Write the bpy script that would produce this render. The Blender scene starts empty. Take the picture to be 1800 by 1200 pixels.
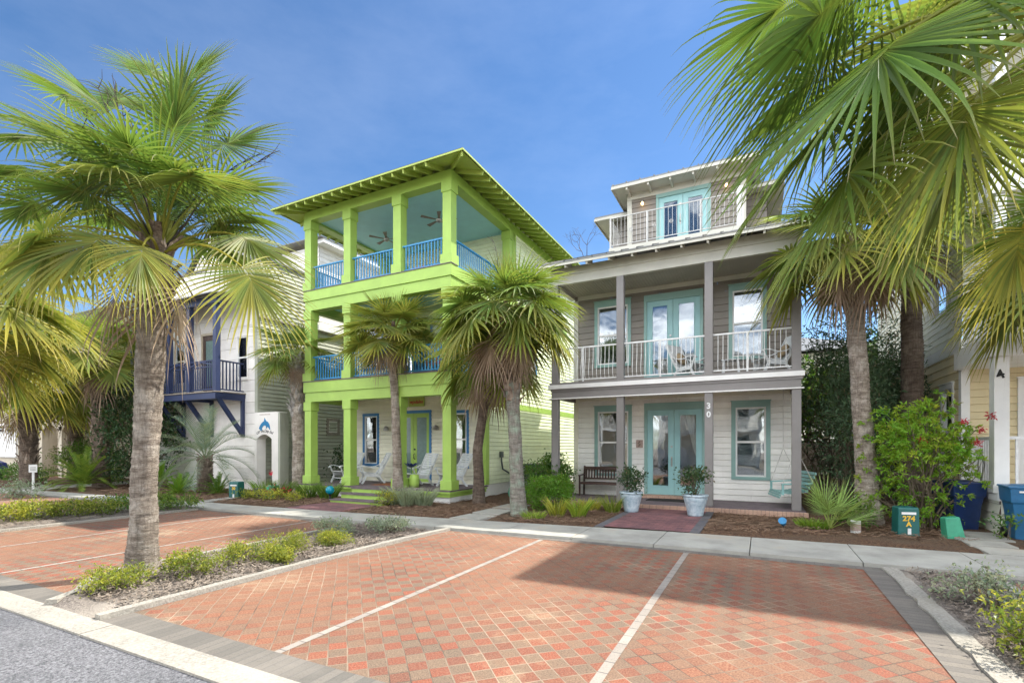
import bpy, math, random
import numpy as np
from mathutils import Vector, Matrix
R = math.radians
random.seed(7)
sc = bpy.context.scene

# ---------------------------------------------------------------- camera
cam = bpy.data.cameras.new("camera")
camo = bpy.data.objects.new("camera", cam)
sc.collection.objects.link(camo)
camo.location = (0, 0, 1.7)
camo.rotation_euler = (R(90), 0, R(26.80))
cam.sensor_width = 36.0
cam.lens = 867 / 1800 * 36
cam.shift_y = 183 / 1800
cam.clip_start = 0.05
cam.clip_end = 2000
sc.camera = camo

# ---------------------------------------------------------------- world, sun, exposure
SUN = Vector((.49, .63, 1.0)).normalized()
SUN_EL = math.asin(SUN.z)
SUN_AZ = math.atan2(SUN.x, SUN.y)
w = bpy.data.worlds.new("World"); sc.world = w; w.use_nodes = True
nt = w.node_tree; nt.nodes.clear()
wo = nt.nodes.new("ShaderNodeOutputWorld"); bg = nt.nodes.new("ShaderNodeBackground")
sky = nt.nodes.new("ShaderNodeTexSky"); sky.sky_type = 'NISHITA'; sky.sun_disc = False
sky.sun_elevation = SUN_EL; sky.sun_rotation = SUN_AZ
sky.air_density = 1.0; sky.dust_density = 0.15; sky.ozone_density = 5.0; sky.altitude = 0
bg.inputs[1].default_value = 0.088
# thin cirrus; extra-bright cloud added behind the viewer to fill-light facades (mirrored in windows)
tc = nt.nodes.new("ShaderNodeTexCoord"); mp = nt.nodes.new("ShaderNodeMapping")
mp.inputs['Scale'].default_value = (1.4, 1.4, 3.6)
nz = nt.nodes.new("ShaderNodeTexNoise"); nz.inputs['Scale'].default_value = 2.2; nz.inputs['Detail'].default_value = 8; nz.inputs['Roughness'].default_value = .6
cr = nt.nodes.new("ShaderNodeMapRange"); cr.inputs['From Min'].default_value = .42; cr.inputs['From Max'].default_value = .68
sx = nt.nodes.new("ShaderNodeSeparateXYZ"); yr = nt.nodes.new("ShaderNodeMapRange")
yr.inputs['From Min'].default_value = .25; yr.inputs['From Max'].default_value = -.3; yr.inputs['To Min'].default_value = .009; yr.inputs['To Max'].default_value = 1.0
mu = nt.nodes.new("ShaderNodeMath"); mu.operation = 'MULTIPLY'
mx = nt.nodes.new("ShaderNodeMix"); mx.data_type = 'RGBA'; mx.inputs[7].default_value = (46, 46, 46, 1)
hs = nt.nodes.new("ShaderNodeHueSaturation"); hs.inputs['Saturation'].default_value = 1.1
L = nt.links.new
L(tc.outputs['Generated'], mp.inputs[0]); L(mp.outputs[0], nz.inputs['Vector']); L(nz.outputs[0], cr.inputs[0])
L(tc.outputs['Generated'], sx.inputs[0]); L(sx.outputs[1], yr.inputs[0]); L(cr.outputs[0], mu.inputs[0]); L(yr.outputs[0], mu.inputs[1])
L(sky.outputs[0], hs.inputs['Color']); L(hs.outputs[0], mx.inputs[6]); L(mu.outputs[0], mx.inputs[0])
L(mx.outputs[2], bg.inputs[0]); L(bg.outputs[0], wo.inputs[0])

sl = bpy.data.lights.new("sun", 'SUN'); sl.energy = 3.8; sl.angle = R(0.53); sl.color = (1, .95, .86)
so = bpy.data.objects.new("sun", sl); sc.collection.objects.link(so)
so.rotation_euler = SUN.to_track_quat('Z', 'Y').to_euler()
sc.view_settings.view_transform = 'Standard'; sc.view_settings.look = 'None'
sc.view_settings.exposure = 1.1; sc.view_settings.gamma = 1.0
sc.cycles.max_bounces = 8; sc.cycles.transparent_max_bounces = 12
sc.cycles.diffuse_bounces = 5

# ---------------------------------------------------------------- materials
def nodes(name):
    m = bpy.data.materials.new(name); m.use_nodes = True
    n = m.node_tree; b = n.nodes['Principled BSDF']
    return m, n, b
def N(n, t, **k):
    x = n.nodes.new(t)
    for a, v in k.items():
        if a in x.inputs: x.inputs[a].default_value = v
        else: setattr(x, a, v)
    return x
def objcoord(n, scale=(1, 1, 1), rot=0):
    g = N(n, "ShaderNodeNewGeometry"); mp = N(n, "ShaderNodeMapping")
    mp.inputs['Scale'].default_value = scale; mp.inputs['Rotation'].default_value = (0, 0, rot)
    n.links.new(g.outputs['Position'], mp.inputs[0]); return mp.outputs[0]
def mixc(n, fac, a, b):
    x = N(n, "ShaderNodeMix", data_type='RGBA')
    for i, v in ((6, a), (7, b)):
        if isinstance(v, (tuple, list)): x.inputs[i].default_value = (*v[:3], 1)
        else: n.links.new(v, x.inputs[i])
    if isinstance(fac, (int, float)): x.inputs[0].default_value = fac
    else: n.links.new(fac, x.inputs[0])
    return x.outputs[2]
def noise(n, vec, scale, detail=4, rough=.6, lo=.35, hi=.65):
    t = N(n, "ShaderNodeTexNoise", Scale=scale, Detail=detail, Roughness=rough); n.links.new(vec, t.inputs['Vector'])
    r = N(n, "ShaderNodeMapRange"); r.inputs[1].default_value = lo; r.inputs[2].default_value = hi
    n.links.new(t.outputs[0], r.inputs[0]); return r.outputs[0]
def bump(n, b, h, strength=.3, dist=.01):
    x = N(n, "ShaderNodeBump", Strength=strength, Distance=dist); n.links.new(h, x.inputs['Height']); n.links.new(x.outputs[0], b.inputs['Normal'])
def math_(n, op, a, b=None):
    x = N(n, "ShaderNodeMath", operation=op)
    for i, v in enumerate((a, b)):
        if v is None: continue
        if isinstance(v, (int, float)): x.inputs[i].default_value = v
        else: n.links.new(v, x.inputs[i])
    return x.outputs[0]

def paint(name, col, rough=.55, var=.12, grime=None, bs=.15):
    m, n, b = nodes(name); v = objcoord(n)
    f = noise(n, v, 2.3, 6); f2 = noise(n, v, 60, 3)
    dk = tuple(c * (1 - var * 1.6) for c in col)
    c = mixc(n, f, dk, col)
    c = mixc(n, math_(n, 'MULTIPLY', f2, var * .7), c, tuple(c_ * .7 for c_ in col))
    if grime:
        vs = objcoord(n, (9, 9, .7)); g = noise(n, vs, 1.0, 6, .7, .55, .8)
        c = mixc(n, math_(n, 'MULTIPLY', g, .35), c, grime)
    at = N(n, "ShaderNodeAttribute", attribute_name="tint"); s = N(n, "ShaderNodeSeparateColor"); n.links.new(at.outputs['Color'], s.inputs[0])
    hv = N(n, "ShaderNodeHueSaturation"); n.links.new(c, hv.inputs['Color']); n.links.new(math_(n, 'ADD', .87, math_(n, 'MULTIPLY', s.outputs[1], .26)), hv.inputs['Value']); c = hv.outputs[0]
    n.links.new(c, b.inputs['Base Color']); b.inputs['Roughness'].default_value = rough
    bump(n, b, noise(n, v, 45, 5), bs, .004)
    return m
def two(name, c1, c2, scale, rough=.9, bs=.5, dist=.02, detail=6, c3=None, s3=1.0, lo=.35, hi=.65):
    m, n, b = nodes(name); v = objcoord(n)
    f = noise(n, v, scale, detail, .65, lo, hi)
    c = mixc(n, f, c1, c2)
    if c3: c = mixc(n, noise(n, v, s3, 5, .6, .45, .7), c, c3)
    n.links.new(c, b.inputs['Base Color']); b.inputs['Roughness'].default_value = rough
    bump(n, b, f, bs, dist); return m
def plain(name, col, rough=.5, metal=0):
    m, n, b = nodes(name); v = objcoord(n)
    c = mixc(n, noise(n, v, 9, 5), tuple(c * .8 for c in col), col)
    n.links.new(c, b.inputs['Base Color']); b.inputs['Roughness'].default_value = rough; b.inputs['Metallic'].default_value = metal
    return m
def leafmat(name, col, yel=(.45, .42, .05), dry=(.28, .2, .12), trans=.45, rough=.42, tcol=None):
    """leaf: vertex colour R = yellowing, G = brightness jitter, B = dryness"""
    m, n, b = nodes(name); at = N(n, "ShaderNodeAttribute", attribute_name="tint")
    s = N(n, "ShaderNodeSeparateColor"); n.links.new(at.outputs['Color'], s.inputs[0])
    c = mixc(n, s.outputs[1], tuple(x * .42 for x in col), tuple(x * 1.65 for x in col))
    c = mixc(n, s.outputs[0], c, yel); c = mixc(n, s.outputs[2], c, dry)
    n.links.new(c, b.inputs['Base Color']); b.inputs['Roughness'].default_value = rough
    b.inputs['Specular IOR Level'].default_value = .35
    t = N(n, "ShaderNodeBsdfTranslucent"); mixs = N(n, "ShaderNodeMixShader"); mixs.inputs[0].default_value = trans
    tc2 = mixc(n, .55, c, tcol or tuple(min(1, x * k) for x, k in zip(col, (2.6, 2.1, .8))))
    tc3 = mixc(n, s.outputs[0], tc2, tuple(min(1, x * 1.5) for x in yel)); tc4 = mixc(n, s.outputs[2], tc3, dry)
    n.links.new(tc4, t.inputs[0])
    o = n.nodes['Material Output']
    n.links.new(b.outputs[0], mixs.inputs[1]); n.links.new(t.outputs[0], mixs.inputs[2]); n.links.new(mixs.outputs[0], o.inputs[0])
    return m
def glassmat(name, tint=(1, 1, 1), refl=.5):
    m, n, b = nodes(name); n.nodes.remove(b)
    tr = N(n, "ShaderNodeBsdfTransparent"); tr.inputs[0].default_value = (*tint, 1)
    gl = N(n, "ShaderNodeBsdfGlossy"); gl.inputs['Roughness'].default_value = .02; gl.inputs[0].default_value = (.95, .97, 1, 1)
    lw = N(n, "ShaderNodeLayerWeight", Blend=.35); mr = N(n, "ShaderNodeMapRange"); mr.inputs[3].default_value = refl * .22; mr.inputs[4].default_value = 1
    v = objcoord(n); bn = noise(n, v, .9, 2); bp = N(n, "ShaderNodeBump", Strength=.05, Distance=.05); n.links.new(bn, bp.inputs['Height']); n.links.new(bp.outputs[0], gl.inputs['Normal'])
    n.links.new(lw.outputs['Fresnel'], mr.inputs[0]); ms = N(n, "ShaderNodeMixShader")
    n.links.new(mr.outputs[0], ms.inputs[0]); n.links.new(tr.outputs[0], ms.inputs[1]); n.links.new(gl.outputs[0], ms.inputs[2])
    n.links.new(ms.outputs[0], n.nodes['Material Output'].inputs[0]); return m

M = {}
M['lime'] = paint('lime_paint', (.36, .54, .10), .5, .08)
M['lime_dark'] = paint('olive_paint', (.40, .50, .10), .55, .08)
M['limewall'] = paint('pale_lime_siding_paint', (.80, .86, .60), .6, .08, (.5, .6, .4))
M['cream'] = paint('cream_siding_paint', (.80, .77, .62), .6, .06, (.6, .56, .45))
M['white'] = paint('white_paint', (.82, .81, .78), .5, .06)
M['whitewall'] = paint('white_siding_paint', (.88, .86, .80), .6, .06, (.62, .57, .5))
M['stucco'] = paint('white_plank_paint', (.84, .80, .75), .7, .06, (.6, .56, .5), .3)
M['trim'] = paint('ivory_trim', (.60, .58, .50), .6, .08)
M['gray'] = paint('warm_grey_siding', (.25, .222, .19), .6, .08, (.2, .18, .16))
M['graycol'] = paint('grey_post_paint', (.23, .215, .205), .5, .07)
M['teal'] = paint('teal_trim', (.27, .44, .40), .45, .07)
M['tealdoor'] = paint('teal_door', (.33, .58, .58), .4, .06)
M['tealceil'] = paint('teal_ceiling', (.40, .76, .82), .6, .05)
M['blue'] = paint('blue_paint', (.03, .18, .42), .45, .08)
M['bluerail'] = paint('blue_rail_paint', (.04, .27, .52), .45, .08)
M['navy'] = paint('navy_paint', (.022, .035, .10), .45, .1)
M['sage'] = paint('sage_siding', (.40, .41, .33), .65, .08, (.3, .3, .25))
M['tan'] = paint('tan_siding', (.55, .48, .36), .7, .08)
M['yellow'] = paint('yellow_siding', (.72, .60, .36), .6, .06, (.6, .5, .35))
M['paleyellow'] = paint('pale_siding', (.80, .79, .66), .6, .06)
M['beadboard'] = paint('taupe_beadboard', (.42, .38, .31), .6, .08)
M['metalroof'] = plain('metal_roof', (.20, .20, .19), .45, .4)
M['shingle'] = two('shingles', (.08, .07, .06), (.16, .14, .13), 30, .9)
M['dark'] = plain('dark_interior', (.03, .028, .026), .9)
M['blind'] = plain('blind_slats', (.75, .75, .73), .5)
M['curtain'] = plain('sheer_curtain', (.62, .60, .55), .9)
M['glass'] = glassmat('window_glass', (.8, .84, .84), .55)
M['frosted'] = plain('frosted_glass', (.18, .26, .25), .18)
M['metal'] = plain('brushed_metal', (.5, .48, .45), .3, .9)
M['railwhite'] = plain('white_rail', (.78, .78, .76), .4)
M['railthin'] = plain('thin_grey_rail', (.58, .57, .54), .4)
M['wood'] = two('dark_wood', (.045, .025, .018), (.10, .055, .04), 14, .5, .3)
M['deck'] = two('deck_boards', (.10, .075, .085), (.17, .13, .14), 5, .7, .2)
M['brickstep'] = None
M['bark'] = None
M['teak'] = two('weathered_wood', (.2, .17, .14), (.32, .28, .24), 10, .8)
M['mulch'] = two('pine_straw_mulch', (.04, .02, .011), (.27, .14, .07), 22, .95, 1.0, .04, 9, (.15, .10, .06), .8)
M['soil'] = two('sandy_soil', (.07, .055, .045), (.34, .29, .245), 48, .95, .9, .012, 9, (.46, .40, .33), .55)
M['straw'] = two('dry_needles', (.13, .075, .045), (.30, .19, .12), 6, .9)
M['straw_pale'] = two('dry_grey_litter', (.13, .10, .08), (.30, .245, .19), 6, .9)
M['kerb'] = two('kerb_concrete', (.22, .20, .17), (.40, .375, .32), 42, .9, .35, .01, 9, (.40, .36, .30), 1.3)
M['bin'] = plain('blue_bin_plastic', (.012, .035, .13), .4)
M['bin2'] = plain('mid_blue_bin_plastic', (.03, .16, .33), .4)
M['boxgreen'] = plain('dark_green_box', (.008, .11, .10), .4)
M['boxlight'] = plain('light_green_box', (.05, .34, .20), .45)
M['potglaze'] = None
M['leaf_y'] = leafmat('yellow_green_leaf', (.11, .17, .03), (.48, .46, .06), trans=.35)
M['leaf_g'] = leafmat('green_leaf', (.055, .15, .025), (.35, .38, .05), trans=.3)
M['leaf_b'] = leafmat('bright_green_leaf', (.10, .24, .03), (.45, .5, .06), trans=.4)
M['leaf_d'] = leafmat('dark_green_leaf', (.028, .075, .028), (.16, .16, .04), trans=.2)
M['leaf_o'] = leafmat('oleander_leaf', (.085, .15, .08), (.2, .2, .08), trans=.2)
M['leaf_s'] = leafmat('silver_leaf', (.20, .27, .19), (.5, .5, .3), trans=.25)
M['palm'] = leafmat('palm_leaf', (.068, .145, .032), (.50, .43, .07), (.34, .26, .17), trans=.42, rough=.5)
M['pindo'] = leafmat('blue_green_frond', (.13, .21, .16), (.4, .4, .2), trans=.3)
M['deadleaf'] = leafmat('dead_frond', (.42, .33, .25), (.42, .33, .24), (.2, .13, .09), trans=.25, rough=.8)
M['leaf_f'] = leafmat('fresh_green_leaf', (.16, .34, .04), (.5, .5, .06), trans=.45)
M['leaf_p'] = leafmat('pale_palmetto_leaf', (.20, .32, .10), (.5, .5, .12), trans=.35)
M['stem'] = two('woody_stem', (.10, .075, .05), (.2, .16, .11), 20, .9)
M['petiole'] = plain('petiole', (.26, .33, .06), .45)
M['twig'] = plain('dark_twig', (.06, .045, .035), .8)
M['redflower'] = plain('red_flower', (.5, .02, .04), .6)
M['black'] = plain('black_paint', (.015, .015, .015), .5)
M['orange'] = plain('yellow_sticker', (.8, .5, .04), .5)
M['cushion'] = plain('tan_cushion', (.32, .24, .14), .9)
M['pinkcushion'] = plain('pink_cushion', (.6, .05, .12), .9)
M['navyfabric'] = plain('navy_enamel', (.01, .02, .12), .35)
M['ball'] = plain('turquoise_glass', (.0, .25, .35), .15)
M['aqua'] = plain('weathered_aqua_slats', (.25, .48, .46), .6)
M['chairwhite'] = plain('white_painted_slats', (.74, .76, .76), .5)
M['bluelogo'] = plain('blue_emblem', (.01, .20, .42), .5)
M['plaque'] = two('brown_plaque', (.34, .24, .2), (.5, .38, .32), 40, .6)
M['dkgray'] = plain('grey_condenser', (.10, .12, .12), .5, .3)
M['mat'] = plain('door_mat', (.02, .016, .014), .95)
M['rug'] = two('striped_rug', (.35, .12, .03), (.12, .05, .04), 4, .95)

def emit(name, col, s):
    m, n, b = nodes(name); b.inputs['Emission Color'].default_value = (*col, 1); b.inputs['Emission Strength'].default_value = s
    b.inputs['Base Color'].default_value = (*col, 1); return m
M['bulb'] = emit('lit_bulb', (1, .62, .25), 6)

def m_asphalt():
    m, n, b = nodes('asphalt'); v = objcoord(n)
    f = noise(n, v, 48, 4, .85, .38, .64); c = mixc(n, f, (.045, .045, .05), (.36, .355, .37))
    c = mixc(n, math_(n, 'MULTIPLY', noise(n, v, .8, 5), .35), c, (.16, .16, .165)); c = mixc(n, math_(n, 'MULTIPLY', noise(n, v, 2.2, 7, .7, .55, .7), .45), c, (.08, .08, .085))
    n.links.new(c, b.inputs['Base Color']); b.inputs['Roughness'].default_value = .85
    bump(n, b, f, .8, .01); return m
M['asphalt'] = m_asphalt()
def m_concrete():
    m, n, b = nodes('sidewalk_concrete'); v = objcoord(n)
    f = noise(n, v, 60, 4, .85, .5, .68); c = mixc(n, noise(n, v, 1.4, 7, .65), (.27, .26, .23), (.40, .39, .345))
    c = mixc(n, math_(n, 'MULTIPLY', f, .25), c, (.26, .25, .22))
    c = mixc(n, noise(n, v, .7, 6, .7, .56, .72), c, (.34, .28, .21))
    n.links.new(c, b.inputs['Base Color']); b.inputs['Roughness'].default_value = .85; bump(n, b, f, .3, .004); return m
M['concrete'] = m_concrete()
def m_pavers():
    a = .150
    m, n, b = nodes('checkered_clay_pavers'); v = objcoord(n)
    rot = N(n, "ShaderNodeVectorRotate", rotation_type='Z_AXIS', Angle=R(45)); n.links.new(v, rot.inputs['Vector'])
    wob = N(n, "ShaderNodeTexNoise", Scale=1.1, Detail=2); n.links.new(v, wob.inputs['Vector'])
    va = N(n, "ShaderNodeVectorMath", operation='MULTIPLY_ADD'); n.links.new(wob.outputs['Color'], va.inputs[0]); va.inputs[1].default_value = (.05, .05, 0); n.links.new(rot.outputs[0], va.inputs[2])
    sc_ = N(n, "ShaderNodeVectorMath", operation='SCALE'); sc_.inputs['Scale'].default_value = 1 / a; n.links.new(va.outputs[0], sc_.inputs[0])
    fl = N(n, "ShaderNodeVectorMath", operation='FLOOR'); n.links.new(sc_.outputs[0], fl.inputs[0])
    fr = N(n, "ShaderNodeVectorMath", operation='FRACTION'); n.links.new(sc_.outputs[0], fr.inputs[0])
    s1 = N(n, "ShaderNodeSeparateXYZ"); n.links.new(fl.outputs[0], s1.inputs[0])
    s2 = N(n, "ShaderNodeSeparateXYZ"); n.links.new(fr.outputs[0], s2.inputs[0])
    par = math_(n, 'PINGPONG', math_(n, 'ADD', s1.outputs[0], s1.outputs[1]), 1.0)
    wn = N(n, "ShaderNodeTexWhiteNoise", noise_dimensions='2D'); n.links.new(fl.outputs[0], wn.inputs['Vector'])
    # soft colour edges: aggregate speckle mixes the two colours
    sp = noise(n, v, 62, 3, .8, .38, .62)
    red = mixc(n, wn.outputs['Value'], (.30, .058, .025), (.17, .048, .028))
    grey = mixc(n, wn.outputs['Value'], (.20, .135, .088), (.135, .10, .07))
    c = mixc(n, par, grey, red)
    c = mixc(n, math_(n, 'MULTIPLY', sp, .38), c, (.38, .25, .16))
    sp2 = noise(n, v, 88, 3, .9, .47, .60); c = mixc(n, math_(n, 'MULTIPLY', sp2, .72), c, (.045, .03, .022))
    # worn orange-red areas where the two colours blend, and pale sand swept over it
    c = mixc(n, math_(n, 'MULTIPLY', noise(n, v, .45, 5, .6, .42, .56), .72), c, mixc(n, sp, (.15, .055, .03), (.33, .17, .095)))
    c = mixc(n, math_(n, 'MULTIPLY', noise(n, v, .8, 8, .75, .56, .72), .7), c, mixc(n, sp, (.28, .20, .12), (.50, .39, .25)))
    c = mixc(n, math_(n, 'MULTIPLY', noise(n, v, 2.1, 3, .5, .70, .76), .55), c, (.09, .06, .045))
    c = mixc(n, math_(n, 'MULTIPLY', noise(n, objcoord(n, (3.2, .35, 1)), 1.0, 5, .6, .55, .75), .3), c, (.10, .07, .055))
    # joints
    ex = math_(n, 'MINIMUM', s2.outputs[0], math_(n, 'SUBTRACT', 1.0, s2.outputs[0]))
    ey = math_(n, 'MINIMUM', s2.outputs[1], math_(n, 'SUBTRACT', 1.0, s2.outputs[1]))
    e = math_(n, 'MINIMUM', ex, ey); j = N(n, "ShaderNodeMapRange"); j.inputs[1].default_value = .01; j.inputs[2].default_value = .05
    n.links.new(e, j.inputs[0])
    jc = mixc(n, noise(n, v, .8, 4, .6, .4, .6), (.07, .055, .04), (.34, .26, .18))
    jf = mixc(n, j.outputs[0], jc, c); n.links.new(jf, b.inputs['Base Color'])
    b.inputs['Roughness'].default_value = .85
    h = math_(n, 'ADD', math_(n, 'MULTIPLY', j.outputs[0], .7), math_(n, 'MULTIPLY', sp, .3))
    bump(n, b, h, .5, .008); return m
M['pavers'] = m_pavers()
def m_soldier(name, c1, c2, bw, bh, rot=0, cj=(.12, .11, .10)):
    m, n, b = nodes(name); v = objcoord(n, rot=rot)
    br = N(n, "ShaderNodeTexBrick", Scale=1.0); br.offset = .5
    br.inputs['Brick Width'].default_value = bw; br.inputs['Row Height'].default_value = bh
    br.inputs['Mortar Size'].default_value = .006; br.inputs['Mortar Smooth'].default_value = .2; br.inputs['Bias'].default_value = 0
    br.inputs['Color1'].default_value = (*c1, 1); br.inputs['Color2'].default_value = (*c2, 1); br.inputs['Mortar'].default_value = (*cj, 1)
    n.links.new(v, br.inputs['Vector'])
    sp = noise(n, v, 75, 3, .85, .5, .66); c = mixc(n, math_(n, 'MULTIPLY', sp, .65), br.outputs['Color'], tuple(x * .45 for x in c1))
    c = mixc(n, math_(n, 'MULTIPLY', noise(n, v, 1.3, 6, .6, .5, .7), .4), c, tuple(min(1, x * 1.35) for x in c1))
    n.links.new(c, b.inputs['Base Color']); b.inputs['Roughness'].default_value = .85
    bump(n, b, math_(n, 'SUBTRACT', 1.0, br.outputs['Fac']), .6, .006); return m
M['soldier'] = m_soldier('grey_border_pavers', (.18, .16, .135), (.12, .11, .095), .098, .6)
M['soldierY'] = m_soldier('grey_edge_pavers', (.20, .175, .145), (.14, .125, .11), .6, .098)
M['stallline'] = m_soldier('pale_stripe_pavers', (.34, .30, .255), (.27, .235, .20), .5, .2)
M['walkbrick'] = m_soldier('plum_walk_bricks', (.24, .10, .10), (.11, .055, .065), .2, .1, 0, (.07, .05, .05))
M['walkedge'] = m_soldier('slate_walk_edging', (.12, .115, .125), (.09, .088, .10), .1, .2)
M['brickstep'] = m_soldier('tan_step_bricks', (.52, .34, .25), (.42, .27, .20), .175, 1.0, 0, (.18, .14, .11))

def m_bark(name, c1, c2, c3, ring=15):
    m, n, b = nodes(name); v = objcoord(n, (1, 1, 1)); vs = objcoord(n, (3, 3, ring))
    f = noise(n, vs, 1.2, 8, .8, .38, .62); c = mixc(n, f, tuple(x * .75 for x in c1), c2)
    c = mixc(n, noise(n, v, 3.5, 6, .6, .5, .68), c, c3)
    vf = objcoord(n, (40, 40, 7)); f2 = noise(n, vf, .8, 6, .8, .45, .65); c = mixc(n, math_(n, 'MULTIPLY', f2, .6), c, tuple(x * .4 for x in c1))
    n.links.new(c, b.inputs['Base Color']); b.inputs['Roughness'].default_value = .95
    bump(n, b, math_(n, 'ADD', f, math_(n, 'MULTIPLY', f2, .4)), .9, .03); return m
M['bark'] = m_bark('grey_brown_palm_bark', (.26, .20, .15), (.60, .51, .42), (.72, .64, .55))
M['bark_pale'] = m_bark('lichened_palm_bark', (.26, .22, .18), (.45, .42, .36), (.40, .50, .38))
M['bark_dark'] = m_bark('brown_palm_bark', (.13, .09, .065), (.28, .21, .16), (.33, .26, .20))
M['boot_grey'] = m_bark('grey_leaf_bases', (.26, .23, .21), (.56, .52, .48), (.66, .62, .58), 8)
M['boot'] = m_bark('leaf_base_fibre', (.20, .13, .09), (.48, .37, .28), (.50, .42, .35), 8)
def m_pot():
    m, n, b = nodes('pale_blue_glazed_pot'); v = objcoord(n)
    f = noise(n, v, 14, 5, .6); c = mixc(n, f, (.30, .40, .47), (.52, .60, .64))
    vo = N(n, "ShaderNodeTexVoronoi", Scale=26.0); n.links.new(v, vo.inputs['Vector'])
    n.links.new(c, b.inputs['Base Color']); b.inputs['Roughness'].default_value = .3; bump(n, b, vo.outputs[0], .5, .012); return m
M['potglaze'] = m_pot()

# ---------------------------------------------------------------- mesh builder
class MB:
    def __init__(s): s.v = []; s.f = []; s.t = []; s.T = None; s.n = 0; s.cur = (0, .5, 0)
    def add(s, vs, fs, tint=None):
        vs = np.asarray(vs, float).reshape(-1, 3)
        if s.T is not None: vs = vs @ s.T[0].T + s.T[1]
        s.v.append(vs); k = s.n
        s.f += [tuple(i + k for i in f) for f in fs]; s.n += len(vs)
        s.t.append(np.tile(tint or s.cur, (len(vs), 1)) if not isinstance(tint, np.ndarray) else tint)
    def box(s, x0, x1, y0, y1, z0, z1):
        s.add([(x0, y0, z0), (x1, y0, z0), (x1, y1, z0), (x0, y1, z0), (x0, y0, z1), (x1, y0, z1), (x1, y1, z1), (x0, y1, z1)],
              [(0, 3, 2, 1), (4, 5, 6, 7), (0, 1, 5, 4), (1, 2, 6, 5), (2, 3, 7, 6), (3, 0, 4, 7)]); return s
    def beam(s, a, b, w, h, up=(0, 0, 1)):
        a = np.array(a, float); b = np.array(b, float); d = b - a; d = d / np.linalg.norm(d); u = np.array(up, float)
        r = np.cross(d, u); r /= np.linalg.norm(r); u = np.cross(r, d)
        q = [(-.5, -.5), (.5, -.5), (.5, .5), (-.5, .5)]
        vs = [p + r * w * i + u * h * j for p in (a, b) for i, j in q]
        s.add(vs, [(0, 1, 2, 3), (7, 6, 5, 4), (0, 4, 5, 1), (1, 5, 6, 2), (2, 6, 7, 3), (3, 7, 4, 0)]); return s
    def tube(s, pts, rad, n=8, cap=True, tint=None):
        P = [np.array(p, float) for p in pts]; k = len(P)
        if not hasattr(rad, '__len__'): rad = [rad] * k
        vs = []; ref = np.array((0.13, .31, .94)); pr = None
        for i in range(k):
            d = P[min(i + 1, k - 1)] - P[max(i - 1, 0)]; d = d / (np.linalg.norm(d) + 1e-9)
            if pr is None:
                rr = ref if abs(np.dot(d, ref)) < .9 else np.array((1., 0, 0)); r = np.cross(d, rr)
            else: r = pr - d * np.dot(pr, d)
            r /= np.linalg.norm(r); pr = r; u = np.cross(d, r)
            for j in range(n):
                a = 2 * math.pi * j / n; vs.append(P[i] + rad[i] * (r * math.cos(a) + u * math.sin(a)))
        fs = [(i * n + j, i * n + (j + 1) % n, (i + 1) * n + (j + 1) % n, (i + 1) * n + j) for i in range(k - 1) for j in range(n)]
        if cap: fs += [tuple(range(n - 1, -1, -1)), tuple(range((k - 1) * n, k * n))]
        s.add(vs, fs, tint); return s
    def lathe(s, prof, c, n=28):
        vs = [(c[0] + r * math.cos(2 * math.pi * j / n), c[1] + r * math.sin(2 * math.pi * j / n), c[2] + z) for r, z in prof for j in range(n)]
        fs = [(i * n + j, i * n + (j + 1) % n, (i + 1) * n + (j + 1) % n, (i + 1) * n + j) for i in range(len(prof) - 1) for j in range(n)]
        s.add(vs, fs); return s
    def poly(s, pts): s.add(pts, [tuple(range(len(pts)))]); return s
    def slab(s, pts, z0, z1):
        k = len(pts); s.add([(x, y, z0) for x, y in pts] + [(x, y, z1) for x, y in pts],
                            [tuple(range(k - 1, -1, -1)), tuple(range(k, 2 * k))] + [(i, (i + 1) % k, (i + 1) % k + k, i + k) for i in range(k)]); return s
    def prism(s, pts, y0, y1):  # polygon in x,z extruded along y
        k = len(pts); s.add([(x, y0, z) for x, z in pts] + [(x, y1, z) for x, z in pts],
                            [tuple(range(k)), tuple(range(2 * k - 1, k - 1, -1))] + [(i, i + k, (i + 1) % k + k, (i + 1) % k) for i in range(k)]); return s
    def build(s, name, mat, parent=None, smooth=False, bevel=0, label=None):
        me = bpy.data.meshes.new(name)
        v = np.concatenate(s.v) if s.v else np.zeros((0, 3))
        if parent is not None and parent.get('_o'): v = v - np.array(parent['_o'])
        me.from_pydata(v.tolist(), [], s.f)
        ca = me.color_attributes.new("tint", 'FLOAT_COLOR', 'POINT')
        t = np.concatenate(s.t); ca.data.foreach_set("color", np.concatenate([t, np.ones((len(t), 1))], 1).astype(np.float32).ravel())
        if smooth: me.shade_smooth()
        me.materials.append(M[mat] if isinstance(mat, str) else mat)
        o = bpy.data.objects.new(name, me); sc.collection.objects.link(o)
        if parent is not None: o.parent = parent
        if bevel:
            b = o.modifiers.new('edge', 'BEVEL'); b.width = bevel; b.segments = 2; b.limit_method = 'ANGLE'
        if label: o['label'] = label
        return o
def thing(name, label, cat, loc, group=None, rz=0, own=False):
    """an Empty at the thing's base; parts are modelled in world space unless own"""
    o = bpy.data.objects.new(name, None); sc.collection.objects.link(o); o.location = loc; o.rotation_euler.z = rz
    o['label'] = label; o['category'] = cat
    if group: o['group'] = group
    if not own: o['_o'] = tuple(loc)
    o.empty_display_size = .2
    return o
def tag(o, label, cat, group=None, kind=None):
    if label: o['label'] = label
    if cat: o['category'] = cat
    if group: o['group'] = group
    if kind: o['kind'] = kind
    return o
def struct(name, mb, mat, **k): o = mb.build(name, mat, **k); o['kind'] = 'structure'; return o
def copytree(o, parent=None):
    c = o.copy(); sc.collection.objects.link(c)
    if parent is not None: c.parent = parent
    for ch in list(o.children): copytree(ch, c)
    return c
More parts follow.
